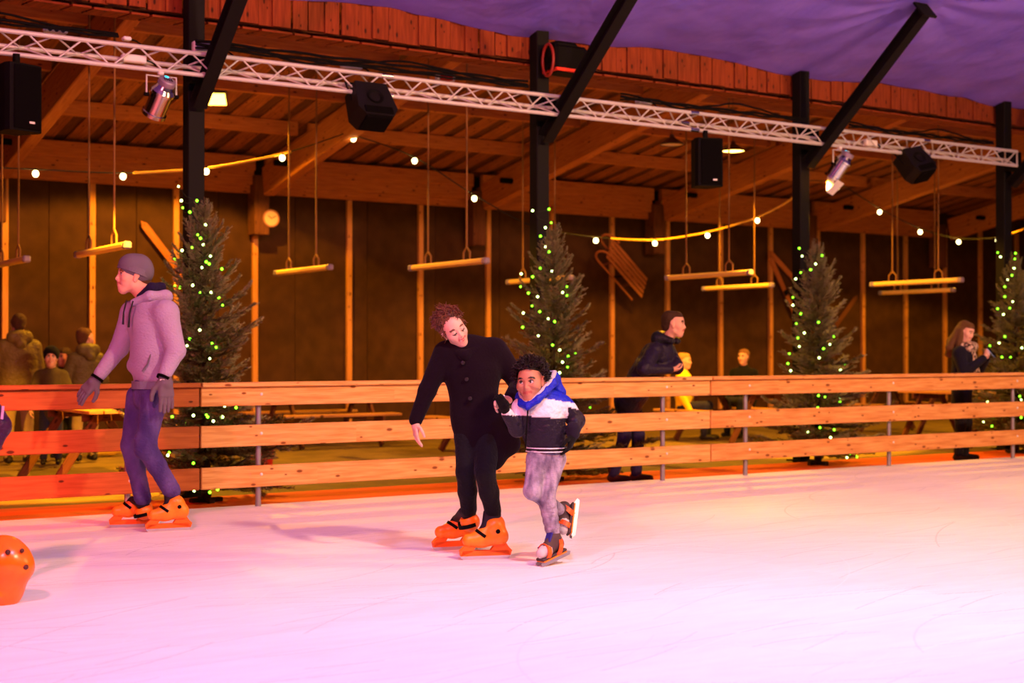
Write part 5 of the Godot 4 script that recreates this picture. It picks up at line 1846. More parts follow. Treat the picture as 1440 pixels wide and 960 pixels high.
	var zp := []
	for k in 7:
		zp.append(J.call(lerpf(743, 739, k / 6.0), lerpf(562, 630, k / 6.0), 0.118 + 0.012 * sin(k / 6.0 * PI)))
	mb.tube(zp, [0.005], 6)
	put("zipper", mb, M.black, t)
	mb = MB.new()
	mb.lathe(Transform3D(Basis(cam_xf.basis.x, cam_xf.basis.z, -cam_xf.basis.y), J.call(755, 556, 0.118)), [Vector2(0, 0.006), Vector2(0.010, 0.005), Vector2(0.013, -0.01)], 12)
	put("badge", mb, M.black, t)
	# ribbed hem with white stripes
	for s in [[632, 0.030, dark, "hem"], [629, 0.006, white, "hem_stripe"], [634, 0.006, white, "hem_stripe"]]:
		mb = MB.new()
		var c: Vector3 = J.call(768, s[0])
		band(mb, c, Vector3(0.07, 1, 0), see(1, 0, 0.25) * (0.112 if s[3] == "hem" else 0.1185), see(-0.25, 0, 1) * (0.088 if s[3] == "hem" else 0.0945), 0.006, s[1], 0.0, TAU, 32)
		put(s[3], mb, mat(Color(0.9, 0.9, 0.92) if s[3] == "hem_stripe" else Color(0.10, 0.08, 0.12), 0.8), t)
	shell("cuff", [cap(wrL + Vector3(0, 0.02, 0), wrL + Vector3(0, -0.012, 0), 0.041, 0.040, 0.01)], 0.007, dark, M.knit, t)
	shell("glove", hand_bones(wrL + Vector3(0, -0.01, 0), see(-0.25, -1, 0.1), see(-1, 0, 0.1), see(-0.2, 0, 1), 0.16, 0.55, 0, 1.25), 0.005, lin(0.07, 0.06, 0.08), M.knit, t)
	shell("glove", hand_bones(wrR, see(-0.35, 0.85, 0.3), see(-0.3, 0.1, 0.9), see(0.75, 0.3, 0.4), 0.145, 0.5, 0, 1.2), 0.005, lin(0.07, 0.06, 0.08), M.knit, t)
	mb = MB.new()
	mb.box(Transform3D(cam_xf.basis * Basis(Vector3(0, 0, 1), 0.35), J.call(706, 557, 0.215)), Vector3(0.034, 0.008, 0.003), 0.001)
	put("glove_mark", mb, M.white_plastic, t)
	# faded jeans
	var trou := [
		flatcap(hR, kR, 0.070, 0.050, front, 0.95, 0.02), cap(kR, aR, 0.050, 0.037, 0.02), flatcap(hL, kL, 0.070, 0.052, front, 0.95, 0.02), cap(kL, aL, 0.052, 0.040, 0.02), cap(hR, hL, 0.066, 0.066, 0.03), cap(J.call(768, 636), J.call(768, 644), 0.085, 0.085, 0.03)]
	for i in 4:
		trou.append(cap(kL.lerp(aL, 0.2 + 0.2 * i) + see(1, 0, 0) * 0.006, kL.lerp(aL, 0.24 + 0.2 * i) - see(1, 0, 0) * 0.006, 0.049 - 0.002 * i, 0.047 - 0.002 * i, 0.006))
	mb = MB.new()
	sdf(mb, trou, 0.008, [Color.WHITE])
	var fn := noise(15.0, 71, 4)
	for i in mb.v.size():      # acid-washed denim, mottled pale and dark
		var k := clampf(fn.get_noise_3dv(mb.v[i] * Vector3(1, 0.35, 1)) * 1.2 + 0.55, 0.0, 1.0)
		mb.c[i] = lin(0.36, 0.33, 0.42).lerp(lin(0.66, 0.63, 0.71), k)
	put("jeans", mb, M.denim, t)
	# tight dark curls
	var hm := MB.new()
	var hcol := lin(0.10, 0.06, 0.05)
	sdf(hm, [cap(head * Vector3(0, 0.074, -0.034), head * Vector3(0, 0.080, 0.014), 0.080, 0.062, 0.02), cap(head * Vector3(0, 0.01, -0.060), head * Vector3(0, 0.06, -0.05), 0.066, 0.080, 0.02)], 0.006, [hcol * 0.7])
	locks(hm, head, 620, 8, Vector3(0.096, 0.112, 0.104), Vector3(0, 0.038, -0.012), 0.030, 0.009, 0.0034, hcol, func(p, v): return v, func(p): return p.y > 0.092 or (p.z < 0.01 and p.y > 0.0) or (absf(p.x) > 0.075 and p.z < 0.035 and p.y > 0.035))
	put("hair", hm, vmat(0.6, 0.4), t)
	strap_skate(t, J.call(757, 783, 0.10), J.call(792, 766, -0.03), Vector3(0, 1, 0), aL)
	strap_skate(t, J.call(795, 745, -0.13), J.call(799, 712, -0.19), see(-0.95, -0.12, 0.25), aR)

# trainer with a strap-on double runner
func strap_skate(parent: Node, toe: Vector3, heel: Vector3, up: Vector3, ankle: Vector3) -> void:
	var o := Node3D.new()
	o.name = "strapped_shoe"
	parent.add_child(o, true)
	o.set_meta("label", "brown trainer on an orange-strapped double runner")
	var xf := along((toe + heel) * 0.5, toe - heel, up)
	o.transform = xf
	var ak := xf.affine_inverse() * ankle
	var zx := Vector3(0, 0, 1)
	var mb := MB.new()
	sdf(mb, [flatcap(Vector3(0.075, 0.012, 0), Vector3(0.03, 0.018, 0), 0.032, 0.036, zx, 1.0, 0.02, 1), flatcap(Vector3(0.035, 0.018, 0), Vector3(-0.065, 0.022, 0), 0.036, 0.038, zx, 0.9, 0.02, 0), flatcap(Vector3(0.02, 0.03, 0), Vector3(-0.03, 0.065, 0), 0.032, 0.036, zx, 0.95, 0.02, 0), cap(Vector3(-0.055, 0.03, 0), ak.lerp(Vector3(-0.05, 0.04, 0), 0.35), 0.038, 0.042, 0.02, 0)], 0.005, [lin(0.30, 0.23, 0.23), lin(0.80, 0.76, 0.76)])
	put("shoe", mb, vmat(0.7), o)
	mb = MB.new()
	mb.box(xf_at(Vector3(0.0, -0.022, 0)), Vector3(0.20, 0.016, 0.07), 0.006)
	put("sole", mb, mat(Color(0.25, 0.2, 0.2), 0.8), o)
	mb = MB.new()
	mb.box(xf_at(Vector3(0.0, -0.034, 0)), Vector3(0.19, 0.008, 0.075), 0.003)
	put("plate", mb, M.orange_plastic, o)
	for s in [-1, 1]:
		mb = MB.new()
		mb.slab(xf_at(Vector3(0, 0, s * 0.024)), PackedVector2Array([Vector2(0.11, -0.036), Vector2(0.115, -0.05), Vector2(0.10, -0.062), Vector2(-0.12, -0.062), Vector2(-0.13, -0.045), Vector2(-0.11, -0.036)]), 0.004)
		put("runner", mb, M.galv, o)
	for s in [[0.045, 0.045, 0.5, 0.043, 0.030], [-0.045, 0.060, 0.85, 0.046, 0.030]]:
		mb = MB.new()
		var ax := Vector3(1, s[2] * 0.6, 0).normalized()
		var ux := Vector3(0, 0, 1).cross(ax)
		band(mb, Vector3(s[0], 0.012, 0), ax, ux * s[1], Vector3(0, 0, s[3]), 0.005, s[4], 0.0, TAU, 20)
		var st := put("strap", mb, mat(Color(0.96, 0.36, 0.05), 0.5), o)
		mb = MB.new()
		mb.box(xf_at(Vector3(s[0] - 0.005, 0.028, s[3] + 0.006)), Vector3(0.028, 0.022, 0.01), 0.003)
		put("buckle", mb, mat(Color(0.10, 0.12, 0.55), 0.4), st)
	mb = MB.new()
	mb.box(Transform3D(Basis(Vector3(0, 0, 1), -0.9), Vector3(-0.005, 0.085, 0)), Vector3(0.06, 0.012, 0.05), 0.005)
	put("tongue", mb, mat(Color(0.12, 0.12, 0.5), 0.7), o)

func skater_man() -> void:
	var D := 10.2
	var base := pix_y(210, 744)
	var t := thing("person", "person in a grey beanie, hooded sweatshirt and blue jeans skating on orange skates", "person", base)
	var J := func(x: float, y: float, dz: float = 0.0) -> Vector3: return pix(x, y, D - dz) - base
	var front := see(-0.75, 0, 0.66)
	var lat := see(0.66, 0, 0.75)
	var hip: Vector3 = J.call(212, 545)
	var chest: Vector3 = J.call(208, 455)
	var neck: Vector3 = J.call(207, 418)
	var shL: Vector3 = J.call(233, 440, 0.13)
	var shR: Vector3 = J.call(187, 440, -0.13)
	var elL: Vector3 = J.call(247, 493, 0.15)
	var wrL: Vector3 = J.call(232, 526, 0.22)
	var elR: Vector3 = J.call(168, 489, -0.16)
	var wrR: Vector3 = J.call(140, 527, -0.10)
	var hL: Vector3 = J.call(217, 558, 0.08)
	var hR: Vector3 = J.call(196, 558, -0.08)
	var kL: Vector3 = J.call(205, 628, 0.13)
	var kR: Vector3 = J.call(184, 626, -0.05)
	var aL: Vector3 = J.call(244, 694, 0.02)
	var aR: Vector3 = J.call(202, 706, -0.09)
	var hc: Vector3 = J.call(187, 389, 0.0)
	var head := facing(hc, see(0.08, 1, 0.0), see(-0.86, -0.12, 0.46), 1.06)
	var pal := skin_palette(lin(0.86, 0.66, 0.57), lin(0.72, 0.42, 0.38), lin(0.45, 0.30, 0.2))
	var coarse := [cap(hip, chest, 0.09, 0.09, 0.03), cap(chest, neck, 0.085, 0.05, 0.03), cap(shR, shL, 0.05, 0.05), cap(shL, elL, 0.05, 0.04), cap(elL, wrL, 0.04, 0.028), cap(shR, elR, 0.05, 0.04), cap(elR, wrR, 0.04, 0.028),
		cap(hL, kL, 0.07, 0.05), cap(kL, aL, 0.05, 0.035), cap(hR, kR, 0.07, 0.05), cap(kR, aR, 0.05, 0.035)]
	finish_body(t, coarse, [head_bones(head, 1.06, 0.2, neck, 1.1)], [0.004], pal)
	var grey := lin(0.65, 0.60, 0.74)
	var top := [
		flatcap(J.call(213, 532), J.call(211, 495), 0.160, 0.166, front, 0.72, 0.06), flatcap(J.call(211, 495), J.call(209, 452), 0.166, 0.176, front, 0.70, 0.06),
		flatcap(J.call(209, 452), J.call(208, 430), 0.180, 0.120, front, 0.75, 0.05), cap(shR, shL, 0.082, 0.086, 0.05),
		cap(shL, elL, 0.088, 0.070, 0.04), cap(elL, wrL, 0.068, 0.046, 0.02), cap(shR, elR, 0.085, 0.068, 0.04), cap(elR, wrR, 0.066, 0.046, 0.02),
		cap(J.call(188, 514, -0.03), J.call(206, 522, 0.09), 0.050, 0.046, 0.05),
	]
	for i in 4:      # pushed-up folds at the cuffs
		for w in [[elL, wrL], [elR, wrR]]:
			var p: Vector3 = w[0].lerp(w[1], 0.45 + 0.15 * i)
			top.append(cap(p, p + Vector3(0.004, 0.004, 0), 0.058 - 0.003 * i, 0.056 - 0.003 * i, 0.006))
	shell("sweatshirt", top, 0.011, grey, M.sweat, t)
	var mb := MB.new()
	band(mb, J.call(214, 541), Vector3(0.02, 1, 0), lat * 0.168, front * 0.128, 0.008, 0.055, 0, TAU, 36)
	put("waistband", mb, tri_bump(mat(Color(0.46, 0.45, 0.55), 0.95), 0.3, 67, 0.2), t)
	for w in [[elL, wrL], [elR, wrR]]:
		mb = MB.new()
		var ax: Vector3 = (w[1] - w[0]).normalized()
		var s := ax.cross(front).normalized()
		band(mb, w[1] + ax * 0.028, ax, s * 0.043, ax.cross(s) * 0.043, 0.006, 0.02, 0, TAU, 20)
		put("cuff", mb, M.black_soft, t)
	# hood folded behind the neck with dark lining, drawstrings
	shell("hood", [cap(J.call(188, 425, 0.07), J.call(211, 416, 0.11), 0.026, 0.034, 0.03), cap(J.call(211, 416, 0.11), J.call(233, 417, 0.04), 0.034, 0.044, 0.03), cap(J.call(233, 417, 0.04), J.call(228, 418, -0.08), 0.044, 0.036, 0.03), cap(J.call(228, 418, -0.08), J.call(197, 425, -0.10), 0.036, 0.026, 0.03)], 0.01, grey, M.sweat, t)
	shell("hood_lining", [cap(J.call(196, 417, 0.07), J.call(213, 404, 0.09), 0.022, 0.032, 0.02), cap(J.call(213, 404, 0.09), J.call(226, 404, 0.02), 0.032, 0.034, 0.02), cap(J.call(226, 404, 0.02), J.call(220, 406, -0.06), 0.034, 0.03, 0.02)], 0.009, lin(0.12, 0.10, 0.22), M.sweat, t)
	for s in [[178, 422, 173, 456, 0.10], [187, 423, 181, 460, 0.155]]:
		mb = MB.new()
		var a: Vector3 = J.call(s[0], s[1], s[4])
		var b: Vector3 = J.call(s[2], s[3], s[4] + 0.035)
		mb.tube([a, a.lerp(b, 0.5) + see(-1, 0, 0.5) * 0.008, b], [0.0055, 0.0055, 0.008], 6)
		put("drawstring", mb, mat(Color(0.10, 0.08, 0.13), 0.8), t)
	mb = MB.new()
	mb.tube([J.call(212, 498, 0.155), J.call(207, 512, 0.170), J.call(200, 522, 0.165)], [0.006], 6)
	put("pocket_seam", mb, mat(Color(0.42, 0.39, 0.44), 0.9), t)
	# knitted gloves
	var gl := lin(0.43, 0.39, 0.45)
	shell("glove", hand_bones(wrL + see(0, -1, 0) * 0.02, see(0.08, -1, 0.05), see(-0.8, 0, -0.5), see(-0.7, 0.0, 0.6), 0.262, 0.10, 0, 1.22), 0.006, gl, M.knit, t)
	shell("glove", hand_bones(wrR + see(-0.5, -0.8, 0) * 0.03, see(-0.66, -0.72, 0.1), see(-0.2, -0.5, -0.8), see(0.7, -0.5, 0.5), 0.24, 0.25, 0, 1.22), 0.006, gl, M.knit, t)
	mb = MB.new()
	mb.box(Transform3D(cam_xf.basis, J.call(228, 534, 0.265)), Vector3(0.032, 0.011, 0.004), 0.001)
	put("glove_tag", mb, M.white_plastic, t)
	# jeans
	var blue := lin(0.25, 0.20, 0.44)
	var trou := [
		flatcap(hL, kL, 0.096, 0.068, front, 1.0, 0.03), cap(kL, kL.lerp(aL, 0.4), 0.073, 0.068, 0.02), cap(kL.lerp(aL, 0.4), kL.lerp(aL, 0.92), 0.066, 0.058, 0.02),
		flatcap(hR, kR, 0.094, 0.068, front, 1.0, 0.03), cap(kR, kR.lerp(aR, 0.4), 0.073, 0.066, 0.02), cap(kR.lerp(aR, 0.4), kR.lerp(aR, 0.92), 0.064, 0.056, 0.02), cap(J.call(213, 543), J.call(210, 560), 0.125, 0.11, 0.03)]
	for i in 4:
		trou.append(cap(kL.lerp(aL, 0.62 + 0.1 * i), kL.lerp(aL, 0.64 + 0.1 * i), 0.066, 0.062, 0.006))
		trou.append(cap(kR.lerp(aR, 0.62 + 0.1 * i), kR.lerp(aR, 0.64 + 0.1 * i), 0.063, 0.060, 0.006))
	for i in 3:
		trou.append(cap(kL + Vector3(0, -0.03 + 0.03 * i, 0) + see(0.8, 0, 0.3) * 0.01, kL + Vector3(0, -0.02 + 0.035 * i, 0) + see(-0.8, 0, 0.3) * 0.01, 0.074, 0.073, 0.006))
	mb = MB.new()
	sdf(mb, trou, 0.011, [blue])
	var fn := noise(6.0, 72, 3)
	for i in mb.v.size():
		mb.c[i] = blue.lerp(lin(0.38, 0.32, 0.57), clampf(fn.get_noise_3dv(mb.v[i] * Vector3(1, 0.5, 1)) + 0.4, 0.0, 1.0))
	put("jeans", mb, M.denim, t)
	# rolled knit beanie
	shell("beanie", [cap(head * Vector3(0, 0.070, -0.035), head * Vector3(0, 0.070, 0.020), 0.094, 0.088, 0.02), cap(head * Vector3(0, 0.035, -0.050), head * Vector3(0, 0.06, 0.0), 0.092, 0.092, 0.03), carve(head * Vector3(0, -0.02, 0.10), head * Vector3(0, -0.012, 0.16), 0.075, 0.075, 0.01)], 0.007, lin(0.42, 0.40, 0.47), M.knit, t)
	mb = MB.new()
	var bc: Vector3 = head * Vector3(0, 0.040, -0.012)
	band(mb, bc, head.basis.y.rotated(head.basis.x.normalized(), -0.28), head.basis.x * 0.090, (head.basis.z.rotated(head.basis.x.normalized(), -0.28)) * 0.112, 0.008, 0.045, 0, TAU, 36)
	put("beanie_cuff", mb, tri_bump(mat(Color(0.42, 0.40, 0.47), 0.95), 0.3, 68, 0.25), t)
	shell("hair", [cap(head * Vector3(0, -0.01, -0.06), head * Vector3(0, 0.03, -0.05), 0.070, 0.078, 0.02)], 0.008, lin(0.36, 0.26, 0.19), M.hair, t)
	skate(t, pix_y(156, 742) - base, pix_y(218, 740) - base, 0.0, aR, 1.0)
	skate(t, pix_y(208, 748) - base, pix_y(268, 745) - base, 0.0, aL, 1.0)

# a plain figure for the people in the hall; every joint in local metres
func simple_person(label: String, base: Vector3, turn: float, o: Dictionary) -> Node3D:
	var t := thing("person", label, "person", base, "")
	t.rotation.y = turn
	var s: float = o.get("s", 1.0)
	var sit: float = o.get("sit", 0.0)         # height taken off the hips
	var hy: float = 0.92 * s - sit
	var lean: float = o.get("lean", 0.0)
	var ch := Vector3(0, hy + 0.42 * s, lean)
	var nk := Vector3(0, hy + 0.57 * s, lean * 1.2)
	var hd := facing(Vector3(0, hy + 0.74 * s, lean * 1.35 + 0.02), o.get("up", Vector3.UP), o.get("face", Vector3(0, 0, 1)), 1.0 * o.get("hs", 1.0))
	var pal := skin_palette(o.get("skin", lin(0.82, 0.62, 0.52)), lin(0.68, 0.38, 0.34), lin(0.25, 0.16, 0.1))
	var hip := Vector3(0, hy, 0)
	var arms: Array = o.get("arms", [Vector3(0.24, hy + 0.16 * s, 0.05), Vector3(0.22, hy - 0.06 * s, 0.16), Vector3(-0.24, hy + 0.16 * s, 0.05), Vector3(-0.22, hy - 0.06 * s, 0.16)])
	var sl := Vector3(0.17 * s, hy + 0.47 * s, lean)
	var sr := Vector3(-0.17 * s, hy + 0.47 * s, lean)
	var kn: Array = [Vector3(0.11 * s, 0.48 * s, 0.03), Vector3(0.11 * s, 0.09, 0), Vector3(-0.11 * s, 0.48 * s, 0.03), Vector3(-0.11 * s, 0.09, 0)]
	if sit > 0.1:
		kn = [Vector3(0.12 * s, hy + 0.02, 0.40 * s), Vector3(0.12 * s, 0.09, 0.38 * s), Vector3(-0.12 * s, hy + 0.02, 0.40 * s), Vector3(-0.12 * s, 0.09, 0.38 * s)]
	kn = o.get("legs", kn)
	var mb := MB.new()
	sdf(mb, [cap(hip, ch, 0.10 * s, 0.11 * s, 0.05), cap(ch, nk, 0.10 * s, 0.05 * s, 0.05), cap(sl, sr, 0.05, 0.05), cap(sl, arms[0], 0.045 * s, 0.036 * s), cap(arms[0], arms[1], 0.036 * s, 0.026 * s), cap(sr, arms[2], 0.045 * s, 0.036 * s), cap(arms[2], arms[3], 0.036 * s, 0.026 * s),
		cap(hip + Vector3(0.08 * s, 0, 0), kn[0], 0.065 * s, 0.05 * s), cap(kn[0], kn[1], 0.045 * s, 0.035 * s), cap(hip - Vector3(0.08 * s, 0, 0), kn[2], 0.065 * s, 0.05 * s), cap(kn[2], kn[3], 0.045 * s, 0.035 * s)], 0.026, pal)
	sdf(mb, head_bones(hd, o.get("hs", 1.0), o.get("smile", 0.3), nk, 1.0), 0.0075, pal)
	for k in 2:
		var e: Vector3 = arms[k * 2]
		var w: Vector3 = arms[k * 2 + 1]
		var sd := 1.0 if k == 0 else -1.0
		sdf(mb, hand_bones(w, w - e, Vector3(-sd, 0, -0.3), o.get("thumb", Vector3(0, 0.3, 1)), 0.17 * s, o.get("curl", 0.6)), 0.007, pal)
	put("body", mb, skin_mat, t)
	var front := Vector3(0, 0, 1)
	var f: float = o.get("fat", 1.0) * s
	var hem: float = o.get("hem", 0.10) * s
	var jk := [flatcap(hip - Vector3(0, hem, 0), Vector3(0, hy + 0.22 * s, lean * 0.5), 0.165 * f, 0.175 * f, front, 0.74, 0.05), flatcap(Vector3(0, hy + 0.22 * s, lean * 0.5), ch, 0.175 * f, 0.178 * f, front, 0.74, 0.05), flatcap(ch, nk, 0.165 * f, 0.07 * f, front, 0.85, 0.05), cap(sl, sr, 0.08 * f, 0.08 * f, 0.05),
		cap(sl, arms[0], 0.085 * f, 0.068 * f, 0.03), cap(arms[0], arms[1].lerp(arms[0], 0.06), 0.066 * f, 0.05 * f, 0.02), cap(sr, arms[2], 0.085 * f, 0.068 * f, 0.03), cap(arms[2], arms[3].lerp(arms[2], 0.06), 0.066 * f, 0.05 * f, 0.02)]
	if o.get("puffer", false):
		for q in 5:
			var y := hy - 0.06 * s + q * 0.11 * s
			jk.append(flatcap(Vector3(-0.03, y, lean * q / 5.0), Vector3(0.03, y, lean * q / 5.0), 0.182 * f, 0.182 * f, front, 0.76, 0.012))
			for a in [[sl, arms[0]], [sr, arms[2]]]:
				var p: Vector3 = a[0].lerp(a[1], 0.1 + q * 0.2)
				jk.append(cap(p, p + Vector3(0.002, 0.004, 0), 0.082 * f, 0.082 * f, 0.01))
	shell("jacket", jk, 0.018, o.get("coat", lin(0.3, 0.28, 0.2)), M.puff if o.get("puffer", false) else M.felt, t)
	if o.has("hood"):
		shell("hood", [flatcap(nk + Vector3(-0.07, 0.02, -0.07), nk + Vector3(0.07, 0.02, -0.07), 0.085 * s, 0.085 * s, front, 0.9, 0.04), cap(nk + Vector3(0, -0.06, -0.12), nk + Vector3(0, 0.02, -0.08), 0.07 * s, 0.08 * s, 0.04), cap(nk + Vector3(0.09, 0.03, -0.02), nk + Vector3(0.07, 0.0, 0.08), 0.045, 0.035, 0.03), cap(nk + Vector3(-0.09, 0.03, -0.02), nk + Vector3(-0.07, 0.0, 0.08), 0.045, 0.035, 0.03)], 0.014, o.hood, M.puff, t)
	shell("trousers", [cap(hip + Vector3(0.08 * s, -0.02, 0), kn[0], 0.095 * s, 0.072 * s, 0.03), cap(kn[0], kn[1], 0.07 * s, 0.058 * s, 0.02), cap(hip - Vector3(0.08 * s, 0.02, 0), kn[2], 0.095 * s, 0.072 * s, 0.03), cap(kn[2], kn[3], 0.07 * s, 0.058 * s, 0.02)], 0.018, o.get("legs_color", lin(0.16, 0.16, 0.24)), M.denim, t)
	for k in 2:
		var a: Vector3 = kn[k * 2 + 1]
		var fd: Vector3 = o.get("feet", [Vector3(0, 0, 1), Vector3(0, 0, 1)])[k]
		var shoe := [flatcap(a + Vector3(0, -0.045, 0) - fd * 0.03, a + Vector3(0, -0.05, 0) + fd * 0.16 * s, 0.046 * s, 0.038 * s, Vector3(1, 0, 0), 0.95, 0.02), cap(a, a + Vector3(0, 0.04, 0) - fd * 0.01, 0.05 * s, 0.055 * s, 0.02)]
		shell("shoe", shoe, 0.012, o.get("shoe", lin(0.1, 0.08, 0.08)), vmat(0.6), t)
	if o.has("hat"):
		shell("beanie", [cap(hd * Vector3(0, 0.065, -0.035), hd * Vector3(0, 0.065, 0.02), 0.092, 0.086, 0.02), cap(hd * Vector3(0, 0.03, -0.045), hd * Vector3(0, 0.05, 0.02), 0.088, 0.086, 0.02), carve(hd * Vector3(0, -0.02, 0.10), hd * Vector3(0, -0.01, 0.16), 0.075, 0.075, 0.01)], 0.009, o.hat, M.knit, t)
	else:
		var hb := [cap(hd * Vector3(0, 0.058, -0.042), hd * Vector3(0, 0.074, 0.026), 0.084, 0.060, 0.02), cap(hd * Vector3(0, -0.01, -0.06), hd * Vector3(0, 0.05, -0.05), 0.066, 0.078, 0.02)]
		if not o.get("short_hair", false):
			hb.append_array(curls(hd, 50, 11, Vector3(0.086, 0.118, 0.102), 0.010, 0.016, func(p): return p.y > 0.085 or (p.z < -0.01 and p.y > -0.02)))
		for q in o.get("locks", []):
			hb.append(cap(hd * q[0], hd * q[1], q[2], q[3], 0.02))
		shell("hair", hb, 0.009, o.get("hair", lin(0.25, 0.16, 0.10)), M.hair, t)
	return t

func yaw_to(dir: Vector3) -> float:      # turn that brings local z onto dir
	return atan2(dir.x, dir.z)

func leaning_man() -> void:
	# forearms on the cap rail, looking along the rink
	var base := pix_z(884, 600, -11.56)
	base.y = HALL_Y
	var turn := yaw_to(see(0.86, 0, 0.5))
	var inv := Basis(Vector3.UP, turn).inverse()
	var L := func(px: float, y: float, z: float) -> Vector3:
		var p := pix_z(px, 523, z)
		p.y = y
		return inv * (p - base)
	simple_person("person in a dark jacket leaning with folded arms on the fence rail", base, turn, {
		"lean": 0.36, "s": 0.97, "hs": 1.04, "face": inv * see(0.96, -0.08, 0.25), "up": inv * see(0.05, 1, 0), "coat": lin(0.12, 0.11, 0.19), "puffer": true, "hood": lin(0.10, 0.09, 0.14), "legs_color": lin(0.16, 0.15, 0.28), "shoe": lin(0.26, 0.14, 0.09), "hair": lin(0.24, 0.16, 0.11), "fat": 0.98, "short_hair": true,
		"arms": [L.call(952, 1.11, -11.10), L.call(918, 1.10, -11.16), L.call(905, 1.10, -11.06), L.call(944, 1.10, -11.02)], "curl": 0.9,
		"legs": [Vector3(0.10, 0.47, 0.06), Vector3(0.10, 0.09, 0.04), Vector3(-0.10, 0.47, 0.0), Vector3(-0.10, 0.09, -0.12)]})

func phone_woman() -> void:
	var base := pix_z(1352, 600, -11.62)
	base.y = HALL_Y
	var turn := yaw_to(see(0.8, 0, 0.6))
	var inv := Basis(Vector3.UP, turn).inverse()
	var hy := 0.92 * 0.95
	var ph := Vector3(0.02, hy + 0.42, 0.32)
	var t := simple_person("person with long brown hair, leopard scarf and dark jacket looking at a phone", base, turn, {
		"s": 0.95, "hs": 0.96, "lean": 0.03, "face": inv * see(0.55, -0.40, 0.72), "up": Vector3(0, 0.9, 0.3), "coat": lin(0.10, 0.10, 0.16), "hem": 0.16, "legs_color": lin(0.07, 0.07, 0.10), "hair": lin(0.40, 0.28, 0.17), "skin": lin(0.86, 0.68, 0.6),
		"arms": [Vector3(0.25, hy + 0.20, 0.12), ph + Vector3(0.045, -0.03, -0.03), Vector3(-0.25, hy + 0.20, 0.12), ph + Vector3(-0.045, -0.03, -0.03)], "curl": 1.0, "thumb": Vector3(0, 1, 0.4),
		"locks": [[Vector3(0.07, 0.02, -0.03), Vector3(0.10, -0.16, 0.02), 0.035, 0.04], [Vector3(0.10, -0.16, 0.02), Vector3(0.12, -0.30, 0.05), 0.04, 0.02], [Vector3(-0.07, 0.02, -0.03), Vector3(-0.10, -0.16, 0.02), 0.035, 0.04], [Vector3(-0.10, -0.16, 0.02), Vector3(-0.12, -0.30, 0.05), 0.04, 0.02], [Vector3(0, 0.0, -0.08), Vector3(0, -0.18, -0.12), 0.07, 0.09], [Vector3(0, -0.18, -0.12), Vector3(0.0, -0.34, -0.14), 0.09, 0.05], [Vector3(-0.05, 0.0, -0.07), Vector3(-0.13, -0.24, -0.08), 0.06, 0.05], [Vector3(0.05, 0.0, -0.07), Vector3(0.13, -0.24, -0.08), 0.06, 0.05]]})
	var mb := MB.new()
	var nk := Vector3(0, hy + 0.57 * 0.95, 0.05)
	var sc := [cap(nk + Vector3(-0.07, -0.02, 0.07), nk + Vector3(0.07, -0.02, 0.07), 0.068, 0.068, 0.02), cap(nk + Vector3(-0.08, 0, -0.03), nk + Vector3(0.08, 0, -0.03), 0.05, 0.05, 0.02), flatcap(nk + Vector3(0.0, -0.05, 0.09), nk + Vector3(0.02, -0.36, 0.14), 0.05, 0.07, Vector3(0, 0, 1), 0.5, 0.02)]
	sdf(mb, sc, 0.011, [Color.WHITE])
	var fn := noise(26.0, 73, 2)
	for i in mb.v.size():      # leopard print
		var k := fn.get_noise_3dv(mb.v[i])
		mb.c[i] = lin(0.16, 0.11, 0.10) if k > 0.10 else (lin(0.80, 0.72, 0.66) if k < -0.05 else lin(0.62, 0.48, 0.38))
	put("scarf", mb, vmat(0.9), t)
	mb = MB.new()
	mb.lathe(Transform3D(Basis(Vector3(0, 0, 1), -PI / 2), Vector3(0.235, hy + 0.38, 0.06)), [Vector2(0, 0.03), Vector2(0.02, 0.028), Vector2(0.03, 0.015)], 10)
	put("arm_patch", mb, mat(Color(0.85, 0.05, 0.35), 0.7), t)
	var wp := t.transform * (ph + Vector3(0, 0.035, 0.05))
	var pt := thing("mobile_phone", "dark phone held in both hands by the person with the leopard scarf", "phone", wp)
	pt.rotation = Vector3(-0.7, turn, 0)
	mb = MB.new()
	mb.box(Transform3D.IDENTITY, Vector3(0.072, 0.145, 0.009), 0.003)
	put("case", mb, M.black, pt)
	mb = MB.new()
	mb.box(xf_at(Vector3(0, 0, -0.006)), Vector3(0.066, 0.135, 0.002))
	put("screen", mb, glow(Color(0.8, 0.85, 1.0), 0.6), pt)

